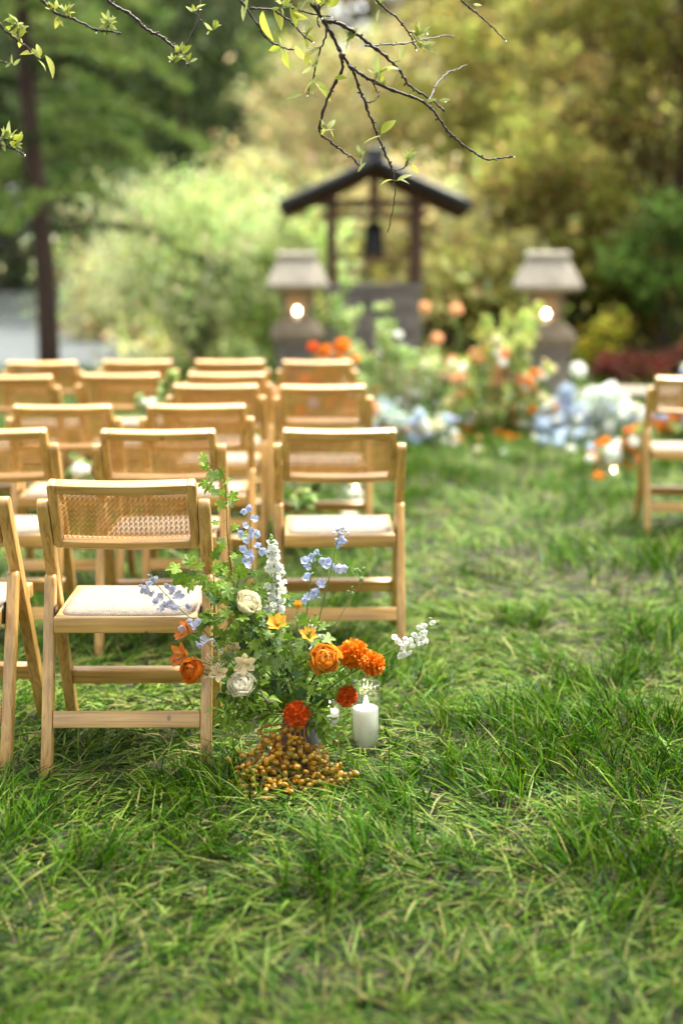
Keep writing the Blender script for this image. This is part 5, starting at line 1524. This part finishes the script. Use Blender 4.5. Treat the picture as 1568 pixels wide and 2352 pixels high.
arrangement('flower_drift', 'tall pale green flower drift in front of the bell tower base', (885, 990), 11.4,
    [(930, 875, 'cream'), (890, 868, 'cream', 0.9), (975, 706, 'peach', 0.78), (1003, 777, 'peach', 0.9), (955, 905, 'white'), (985, 880, 'white'), (940, 935, 'white', 0.8), (872, 900, 'apricot'), (910, 890, 'orange', 1.05), (885, 950, 'rust', 0.75), (1000, 930, 'white', 0.9), (965, 960, 'apricot', 0.7), (1040, 835, 'peach', 1.1), (1020, 865, 'peach', 0.8), (985, 840, 'cream', 0.8), (1000, 905, 'small'), (905, 920, 'small', 1.3), (870, 925, 'white', 0.9), (920, 918, 'small', 1.2)],
    [(880, 705, 16, 60), (885, 745, 22, 90), (880, 790, 30, 120), (870, 830, 30, 120), (915, 800, 28, 100), (930, 840, 38, 180), (960, 870, 40, 180), (900, 880, 36, 160), (985, 850, 34, 140), (1000, 900, 40, 160), (950, 930, 44, 200), (880, 930, 36, 140), (1030, 880, 30, 100), (900, 970, 36, 140), (985, 970, 36, 140)], PALEG, 600, extra='wwcpwwc', n_extra=81)
arrangement('flower_drift', 'high leafy branch of the altar flowers overlapping the left lantern', (800, 990), 11.9,
    [(800, 832, 'peach', 1.0), (815, 825, 'apricot', 0.9)],
    [(795, 655, 14, 45), (780, 690, 22, 70), (800, 720, 26, 90), (765, 730, 22, 70), (785, 760, 28, 90), (815, 790, 24, 80), (800, 830, 30, 100), (820, 880, 30, 100), (830, 930, 30, 110)], PALEG, 601, extra='pwc', n_extra=18)
arrangement('flower_drift', 'flower clump right of the aisle end with orange and rust blooms', (1130, 1000), 11.0,
    [(1047, 712, 'peach', 0.95), (1110, 812, 'apricot', 1.35), (1095, 818, 'peach', 1.1), (1150, 845, 'peach', 1.1), (1165, 862, 'peach'), (1190, 868, 'apricot', 1.1), (1145, 872, 'peach', 1.1), (1075, 900, 'orange', 1.4), (1062, 905, 'apricot'), (1110, 918, 'white', 0.95), (1078, 938, 'white', 0.95), (1100, 960, 'white', 0.95), (1195, 936, 'white', 0.95), (1040, 965, 'orange', 0.95), (1073, 985, 'orange', 1.0), (1085, 930, 'white', 0.7), (1180, 968, 'rust', 0.95), (1145, 1000, 'rust', 1.0), (1166, 1008, 'orange', 0.85), (1205, 905, 'apricot', 1.0), (1222, 940, 'orange', 0.7), (1235, 905, 'rust', 0.6), (1225, 858, 'apricot', 0.8), (1135, 905, 'peach', 0.9), (1155, 940, 'cream', 0.8), (1030, 925, 'cream', 0.9), (1050, 870, 'peach', 0.9), (1130, 885, 'apricot', 0.7), (1210, 970, 'orange', 0.6), (1010, 960, 'white', 0.8)],
    [(1115, 740, 18, 60), (1130, 770, 24, 90), (1165, 745, 20, 60), (1205, 745, 26, 100), (1235, 725, 20, 70), (1200, 785, 30, 110), (1160, 800, 26, 90), (1130, 830, 34, 120), (1060, 850, 34, 120), (1180, 850, 36, 140), (1215, 880, 32, 120), (1255, 855, 16, 60), (1240, 900, 26, 90), (1090, 890, 42, 180), (1150, 920, 44, 200), (1060, 940, 40, 160), (1110, 975, 46, 200), (1180, 960, 44, 200), (1220, 980, 34, 130), (1030, 985, 34, 130)], LIMEG, 602, extra='pwwocpwc', n_extra=105)
arrangement('flower_drift', 'blue hydrangea drift right of the orange and rust clump', (1300, 1005), 11.0,
    [(1300, 903, 'blue', 1.0), (1265, 972, 'blue', 0.9), (1316, 982, 'blue', 1.0), (1285, 950, 'pale', 0.7), (1330, 950, 'blue', 0.8), (1265, 935, 'apricot', 1.0), (1255, 950, 'peach', 1.0), (1245, 980, 'blue', 0.9), (1327, 849, 'white', 1.25), (1290, 930, 'small', 1.2), (1340, 985, 'small')],
    [(1260, 950, 28, 100), (1290, 950, 34, 120), (1320, 940, 30, 100), (1280, 990, 32, 120), (1330, 990, 30, 100)], BLUG, 603, extra='bbsw', n_extra=52)
arrangement('flower_drift', 'white hydrangea drift nearest the lone chair, with blue flecks', (1390, 1010), 10.4,
    [(1360, 915, 'pale', 1.0), (1385, 908, 'pale', 0.9), (1402, 890, 'white', 1.1), (1375, 945, 'pale', 1.05), (1400, 955, 'pale', 0.95), (1435, 945, 'pale', 1.0), (1460, 940, 'cream', 1.0), (1475, 958, 'blue', 0.8), (1365, 975, 'white'), (1395, 985, 'white', 1.1), (1420, 970, 'white', 1.0), (1360, 1000, 'pale', 0.7), (1450, 975, 'blue', 0.7), (1430, 990, 'small', 1.2), (1445, 1000, 'small', 1.1), (1345, 960, 'small', 1.2), (1400, 1010, 'white', 0.9), (1425, 1020, 'white', 0.9)],
    [(1370, 960, 34, 120), (1410, 950, 36, 120), (1450, 960, 34, 120), (1385, 1000, 34, 120), (1430, 1005, 32, 120)], BLUG, 604, extra='wwhsbw', n_extra=61)
arrangement('flower_drift', 'low white and orange drift on the grass beside the lone chair', (1425, 1070), 9.0,
    [(1420, 1032, 'pale', 0.9), (1400, 1045, 'pale', 0.8), (1440, 1052, 'pale', 0.8), (1438, 1072, 'orange', 0.85), (1382, 1068, 'apricot', 0.6), (1405, 1062, 'apricot', 0.55), (1440, 990, 'rust', 0.55), (1462, 985, 'apricot', 0.8), (1478, 1000, 'apricot', 0.7), (1455, 1015, 'white', 0.8)],
    [(1400, 1050, 28, 100), (1440, 1040, 28, 100), (1460, 1005, 26, 100), (1380, 1065, 20, 60)], MIDG, 605, extra='wao', n_extra=24)
arrangement('flower_drift', 'orange and blue flowers behind the seat of the lone chair', (1540, 1000), 9.6,
    [(1515, 950, 'blue', 0.7), (1535, 962, 'orange', 0.8), (1550, 975, 'orange', 0.9), (1520, 978, 'apricot', 0.8), (1562, 955, 'rust', 0.8), (1500, 965, 'rust', 0.6), (1580, 970, 'orange', 0.9), (1605, 960, 'apricot', 0.9), (1630, 975, 'white', 0.9), (1545, 945, 'small'), (1485, 945, 'white', 0.8)],
    [(1520, 965, 30, 110), (1560, 960, 30, 110), (1610, 970, 34, 110), (1555, 990, 30, 100), (1590, 880, 24, 90), (1575, 850, 16, 50)], MIDG, 606, extra='osaw', n_extra=33)
arrangement('flower_drift', 'orange blooms rising behind the last row aisle chair', (740, 960), 10.2,
    [(718, 797, 'rust', 0.8), (748, 803, 'orange', 0.8), (786, 795, 'orange', 1.15), (735, 870, 'orange', 1.2), (700, 875, 'orange', 0.9), (770, 905, 'apricot', 1.0), (690, 950, 'orange', 1.1), (760, 960, 'orange', 0.9), (720, 930, 'small', 1.3), (790, 880, 'cream', 0.8), (815, 905, 'white', 0.8), (800, 960, 'apricot', 0.9)],
    [(740, 825, 22, 80), (780, 840, 26, 90), (730, 870, 34, 120), (780, 900, 34, 120), (720, 930, 34, 120), (770, 960, 34, 120), (815, 940, 28, 90)], MIDG, 607, extra='oapr', n_extra=37)
arrangement('flower_drift', 'low front drift of blue grey and white flowers with one orange bloom', (940, 1000), 10.4,
    [(925, 990, 'orange', 1.25), (955, 992, 'apricot', 0.9), (985, 988, 'cream', 0.7), (865, 955, 'white', 0.8), (905, 962, 'white', 0.9), (880, 975, 'small', 1.3), (860, 990, 'small'), (950, 970, 'small', 1.2), (975, 975, 'white', 0.9), (1010, 980, 'white', 0.7), (890, 940, 'small', 1.3)],
    [(870, 970, 30, 110), (910, 975, 32, 110), (955, 975, 32, 110), (1000, 980, 30, 100)], BLUG, 608, extra='wcswwb', n_extra=61)
arrangement('aisle_flowers', 'orange and peach aisle flowers between the chair columns', (620, 1030), 7.8,
    [(612, 905, 'orange', 0.7), (625, 900, 'peach', 0.7), (630, 925, 'rust', 0.6), (620, 945, 'apricot', 0.8), (628, 965, 'peach', 0.8), (618, 985, 'apricot', 0.7), (632, 1000, 'peach', 0.6), (640, 950, 'cream', 0.6)],
    [(620, 930, 16, 60), (625, 970, 20, 80), (620, 1010, 22, 80)], MIDG, 609, 0.04, 0.1, 'aisle flowers between chairs')
arrangement('aisle_flowers', 'pale leafy flower spray at the corner of a fifth row chair', (380, 1000), 7.0,
    [(330, 925, 'white', 0.6), (350, 930, 'pale', 0.5)],
    [(395, 862, 12, 45), (385, 880, 14, 50), (375, 900, 16, 55), (355, 925, 18, 65), (330, 925, 16, 55), (385, 930, 14, 45), (390, 970, 12, 40)], PALEG, 610, 0.04, 0.08, 'aisle flowers between chairs')
arrangement('aisle_flowers', 'green leafy flowers on the grass under the second row chairs', (690, 1150), 6.1,
    [(195, 1078, 'white', 0.5), (180, 1080, 'pale', 0.45)],
    [(180, 1080, 22, 90), (700, 1135, 24, 90), (720, 1125, 22, 80), (680, 1150, 20, 70)], MIDG, 611, 0.04, 0.1, 'aisle flowers between chairs')
# ------------------------------------------------------------------ budding branches overhead
TWIG_BARK = mat('twig_bark', (0.028, 0.017, 0.012), 0.55, col2=(0.055, 0.038, 0.028), nscale=90, noise=0.3)
L_SPRING = mat('leaf_spring', (0.42, 0.50, 0.055), 0.40, transl=0.50, rand=(0.55, 0.55, 0.10), noise=0.12, nscale=60)
L_SILVER = mat('leaf_silver', (0.46, 0.52, 0.22), 0.45, transl=0.45, rand=(0.42, 0.50, 0.12), noise=0.12, nscale=60)
SPRING = grid_leaf('leaf', L_SPRING, 0.46, 0.35, 0.28, 0.48)
SILVER = grid_leaf('leaf', L_SILVER, 0.34, 0.35, 0.20, 0.48)
WATER = bpy.data.materials.new('rain_water'); WATER.use_nodes = True
_b = WATER.node_tree.nodes['Principled BSDF']
_b.inputs['Transmission Weight'].default_value = 1.0; _b.inputs['Roughness'].default_value = 0.0; _b.inputs['IOR'].default_value = 1.33
DROP = mesh_py('raindrop', *lathe_vf([(0.0003, 0.0035), (0.0013, 0.0018), (0.0019, 0.0), (0.0016, -0.0013), (0.0004, -0.0021)], 10, True, True), WATER, True)
def overhang(label, lines, leaves, D, drops=(), clusters=()):
    """lines: (depth offset, start radius, end radius, pixel points); leaves: (x, y, angle, length px, kind)."""
    allp = []
    first = at_d(*lines[0][3][0], D)
    root = empty('budding_branch', first, label, 'branch', 'spring branches hanging into the top of the view')
    loc = root.matrix_basis.inverted()
    for dd, r0, r1, px in lines:
        pts = spline([at_d(x, y, D + dd * (k / max(1, len(px) - 1))) for k, (x, y) in enumerate(px)], 6)
        pts = [p + Vector((rnd.gauss(0, .0011), rnd.gauss(0, .001), rnd.gauss(0, .0011))) for p in pts]
        n = len(pts)
        rad = [1.2 * (r0 + (r1 - r0) * i / (n - 1)) * rnd.uniform(0.88, 1.16) for i in range(n)]
        for i in range(2, n, 5): rad[i] *= 1.45               # nodes
        link('twig', mesh_py('twig', *tube_vf([loc @ p for p in pts], rad, 7), TWIG_BARK, True), root)
        # spur buds along the twig
        mb = MB()
        for i in range(3, n, 6):
            p = pts[i]; d = Vector((rnd.gauss(0, 1), rnd.gauss(0, .5), rnd.gauss(0, 1))).normalized()
            mb.add(*tube_vf([loc @ p, loc @ (p + d * r0 * 2.0), loc @ (p + d * r0 * 2.9)], [r0 * 0.7, r0 * 0.75, r0 * 0.15], 5))
        if mb.V: tag(link('spurs', mb.mesh('spurs', TWIG_BARK, True), root), kind='stuff')
        allp += pts
    mb = MB()
    def leaf(x, y, ang, lp, kind):
        q = at_d(x, y, D); q = min(allp, key=lambda z: (z - q).length)
        dd = (q - CAM).dot(Vector((0, CT, -ST)))
        p = at_d(x, y, dd)
        a = math.radians(ang)
        d = Vector((math.cos(a), rnd.uniform(-0.35, 0.35), math.sin(a)))
        n = Vector((rnd.uniform(-.9, .9), rnd.uniform(-1, -0.1), rnd.uniform(-.2, .9))).normalized()
        s = 1.12 * lp * D / FPX
        add(root, 'leaf', SPRING if kind == 'y' else SILVER, frame_matrix(p, d, n, s))
        if 0.004 < (q - p).length < 0.06: mb.add(*tube_vf([loc @ q, loc @ p], 0.0007, 4, False))
    for lf in leaves: leaf(*lf)
    for x, y, n in clusters:                                # small unfolding bud clusters
        for k in range(n + 2):
            leaf(x + rnd.uniform(-5, 5), y + rnd.uniform(-5, 5), rnd.uniform(20, 160) if rnd.random() < 0.7 else rnd.uniform(0, 360), rnd.uniform(11, 26), rnd.choice('yss'))
    if mb.V: tag(link('leaf_stalks', mb.mesh('leaf_stalks', STEM, True), root), kind='stuff')
    for x, y in drops:
        q = at_d(x, y, D); q = min(allp, key=lambda z: (z - q).length)
        p = at_d(x, y, (q - CAM).dot(Vector((0, CT, -ST))))
        add(root, 'raindrop', DROP, Matrix.Translation(p))
    return root
overhang('main budding branch hanging over the centre down to the bell tower roof', [
    (0.10, 0.0052, 0.0036, [(700, -60), (715, 0), (745, 50), (765, 85), (782, 122)]),
    (0.15, 0.0036, 0.0017, [(782, 122), (784, 160), (770, 190), (752, 225), (737, 275), (735, 305), (758, 325), (783, 345), (808, 362), (824, 382)]),
    (0.10, 0.0040, 0.0018, [(750, 48), (784, 57), (814, 75), (844, 98), (874, 120), (896, 140), (916, 160), (930, 182), (941, 197), (975, 220), (1004, 240), (1018, 255)]),
    (0.20, 0.0036, 0.0018, [(782, 122), (800, 148), (814, 170), (824, 200), (834, 225), (849, 265), (862, 298), (874, 328), (888, 362), (901, 390), (904, 418)]),
    (0.20, 0.0013, 0.0009, [(904, 415), (907, 440), (900, 490), (891, 534)]),
    (0.10, 0.0034, 0.0016, [(800, 150), (828, 170), (859, 188), (909, 210), (959, 227), (980, 240), (999, 260), (1014, 282), (1029, 302), (1050, 322), (1074, 341), (1096, 355), (1119, 366), (1150, 362), (1179, 360)]),
    (0.05, 0.0024, 0.0014, [(845, -20), (864, 0), (888, 22), (909, 40), (930, 65), (944, 85), (948, 98), (956, 112)]),
    (0.05, 0.0014, 0.0010, [(936, 72), (960, 72), (981, 76)]),
    (0.50, 0.0022, 0.0014, [(840, 104), (859, 105), (890, 102), (929, 100), (960, 93), (994, 87), (1020, 82), (1039, 83)]),
    (0.45, 0.0020, 0.0012, [(985, 232), (992, 215), (1004, 190), (1022, 170), (1045, 160), (1071, 150)]),
    (0.05, 0.0024, 0.0015, [(540, -30), (552, 0), (568, 22), (580, 40), (594, 62), (605, 80), (618, 93), (635, 102), (655, 110), (676, 114)]),
    (0.05, 0.0022, 0.0014, [(575, 20), (600, 20), (620, 22), (645, 34), (665, 47), (682, 64), (695, 80), (708, 90), (720, 97)]),
    (0.05, 0.0018, 0.0012, [(668, 18), (690, 24), (715, 32), (740, 36), (762, 38)]),
    (0.15, 0.0020, 0.0012, [(752, 62), (745, 90), (735, 115), (726, 145), (722, 165), (720, 182), (712, 200), (706, 216)]),
    (0.05, 0.0020, 0.0012, [(730, 10), (734, 30), (728, 50), (735, 62)]),
    (0.05, 0.0015, 0.0010, [(904, 392), (920, 388), (934, 380), (945, 372)]),
    (0.05, 0.0015, 0.0010, [(858, 190), (862, 205), (870, 222)]),
    (0.05, 0.0016, 0.0011, [(834, 228), (846, 236), (858, 232), (868, 220), (872, 208)]),
    ], [(570, -6, 250, 48, 's'), (604, 22, 275, 66, 'y'), (628, 18, 300, 46, 'y'), (668, 10, 290, 44, 'y'), (648, 108, 190, 30, 'y'), (653, 112, 275, 42, 'y'), (645, 106, 90, 20, 'y'), (678, 104, 300, 38, 'y'), (708, 118, 260, 30, 'y'), (704, 112, 90, 24, 'y'), (712, 125, 50, 24, 's'),
        (700, 214, 70, 36, 'y'), (694, 216, 190, 34, 's'), (714, 216, 80, 34, 's'), (722, 186, 320, 52, 'y'), (716, 190, 270, 24, 's'), (750, 298, 50, 30, 's'), (742, 302, 20, 24, 's'), (690, 22, 60, 26, 's'), (720, 12, 110, 30, 's'), (752, 16, 40, 40, 'y'), (672, 28, 330, 34, 'y'),
        (866, 172, 95, 40, 's'), (868, 178, 60, 34, 's'), (862, 176, 130, 22, 's'), (916, 160, 165, 34, 'y'), (914, 150, 200, 26, 'y'), (918, 138, 60, 34, 's'), (920, 140, 100, 30, 's'), (876, 312, 190, 42, 's'), (874, 308, 50, 44, 'y'), (938, 376, 90, 34, 'y'), (940, 376, 60, 30, 's'), (946, 378, 300, 22, 'y'),
        (901, 413, 190, 28, 'y'), (910, 416, 30, 36, 's'), (912, 412, 350, 28, 's'), (960, 80, 40, 30, 's'), (958, 82, 100, 24, 'y'), (966, 108, 20, 34, 's'), (974, 108, 340, 28, 's'), (806, 86, 240, 30, 's'), (798, 84, 60, 26, 's'), (795, 180, 170, 26, 'y'), (1008, 232, 10, 26, 's'), (826, 366, 80, 24, 's'), (822, 396, 60, 28, 's'), (866, 2, 80, 24, 's'), (872, 20, 250, 28, 's'), (978, 234, 20, 22, 's')],
    3.72, [(706, 222), (740, 44), (720, 100), (874, 340), (981, 80), (1180, 362), (956, 118), (676, 118), (1022, 236), (762, 42)],
    [(706, 80, 7), (803, 86, 8), (872, 165, 6), (960, 78, 7), (968, 106, 6), (826, 362, 5), (646, 14, 7), (720, 150, 4), (745, 8, 6), (940, 366, 5), (875, 196, 4), (748, 290, 4), (872, 10, 4)])
overhang('upper left twig ending in long yellow leaves', [(0.05, 0.0022, 0.0014, [(-25, 20), (0, 55), (14, 72), (30, 85), (48, 98), (65, 110), (76, 126), (87, 142)])],
    [(82, 122, 175, 32, 'y'), (92, 132, 95, 30, 'y'), (94, 134, 130, 26, 's'), (88, 138, 320, 28, 'y'), (104, 126, 300, 48, 'y'), (12, 62, 350, 26, 'y'), (8, 50, 40, 20, 's')], 3.62, [(40, 88)], [(38, 55, 8), (47, 70, 7), (42, 84, 4)])
overhang('short bare twig tip at the left edge under the yellow leaves', [(0.05, 0.0016, 0.0010, [(-20, 128), (0, 140), (14, 144), (26, 146), (34, 153)])], [], 3.62, [], [(30, 148, 2)])
overhang('budding twig slanting in from the top left corner', [(0.05, 0.0030, 0.0018, [(70, -25), (95, 0), (112, 14), (130, 30), (158, 40), (185, 50), (215, 67), (236, 71), (260, 74), (277, 76)])],
    [(108, 6, 320, 24, 'y'), (134, 36, 260, 26, 'y'), (132, 44, 320, 18, 'y')], 3.65, [(132, 47), (222, 76)], [(155, 28, 9), (122, 20, 4), (250, 52, 9), (252, 60, 5)])
overhang('long dark twig hanging at the top left with a forked tip', [(0.05, 0.0034, 0.0026, [(225, -25), (246, 0), (272, 18), (300, 33), (322, 54), (341, 71), (372, 85), (388, 98), (402, 110), (412, 126), (424, 138), (434, 150)]),
    (0.02, 0.0020, 0.0014, [(410, 120), (422, 110), (440, 80), (452, 55), (456, 35), (460, 0), (462, -20)]), (0.02, 0.0014, 0.0010, [(458, 44), (470, 58), (480, 70), (492, 68)]), (0.02, 0.0014, 0.0010, [(410, 122), (400, 130), (390, 138)])],
    [], 3.70, [(390, 142), (477, 78)], [(414, 120, 6), (398, 140, 5), (434, 142, 5), (446, 24, 4), (490, 66, 6)])
overhang('leafy twig tip entering low at the left edge', [(0.05, 0.0020, 0.0014, [(-25, 322), (0, 331), (18, 337), (35, 343), (48, 349), (60, 356)])],
    [(6, 322, 150, 34, 's'), (2, 318, 60, 28, 's'), (24, 324, 95, 40, 's'), (26, 318, 10, 26, 'y'), (40, 328, 60, 26, 'y'), (44, 338, 100, 20, 'y'), (10, 318, 30, 24, 's')], 3.60, [(58, 358)], [(24, 318, 7), (6, 318, 6), (40, 336, 4)])
overhang('thin bare twig slanting down at the top right', [(0.05, 0.0022, 0.0013, [(1045, -25), (1061, 0), (1076, 16), (1094, 30), (1114, 48), (1134, 66), (1148, 82), (1160, 92)])],
    [(1086, 10, 350, 18, 's')], 3.75, [(1161, 96)], [])

# the tree these branches belong to: unseen, added over the camera, its crown thickened to shade the foreground
make_tree('unseen_spring_tree', 'unseen spring tree of the hanging branches, crown thickened to shade the foreground', 'tree', 1.6, 1.1, 5.4, 4.0, 3.1, 2.7, 300, 130, 0.12,
    [[0.20, 0.26, 0.05], [0.15, 0.21, 0.04], [0.24, 0.28, 0.06]], 500, 0.16, 0.0, 0.55, hollow=0.2, limbs=26, flat=0.3)
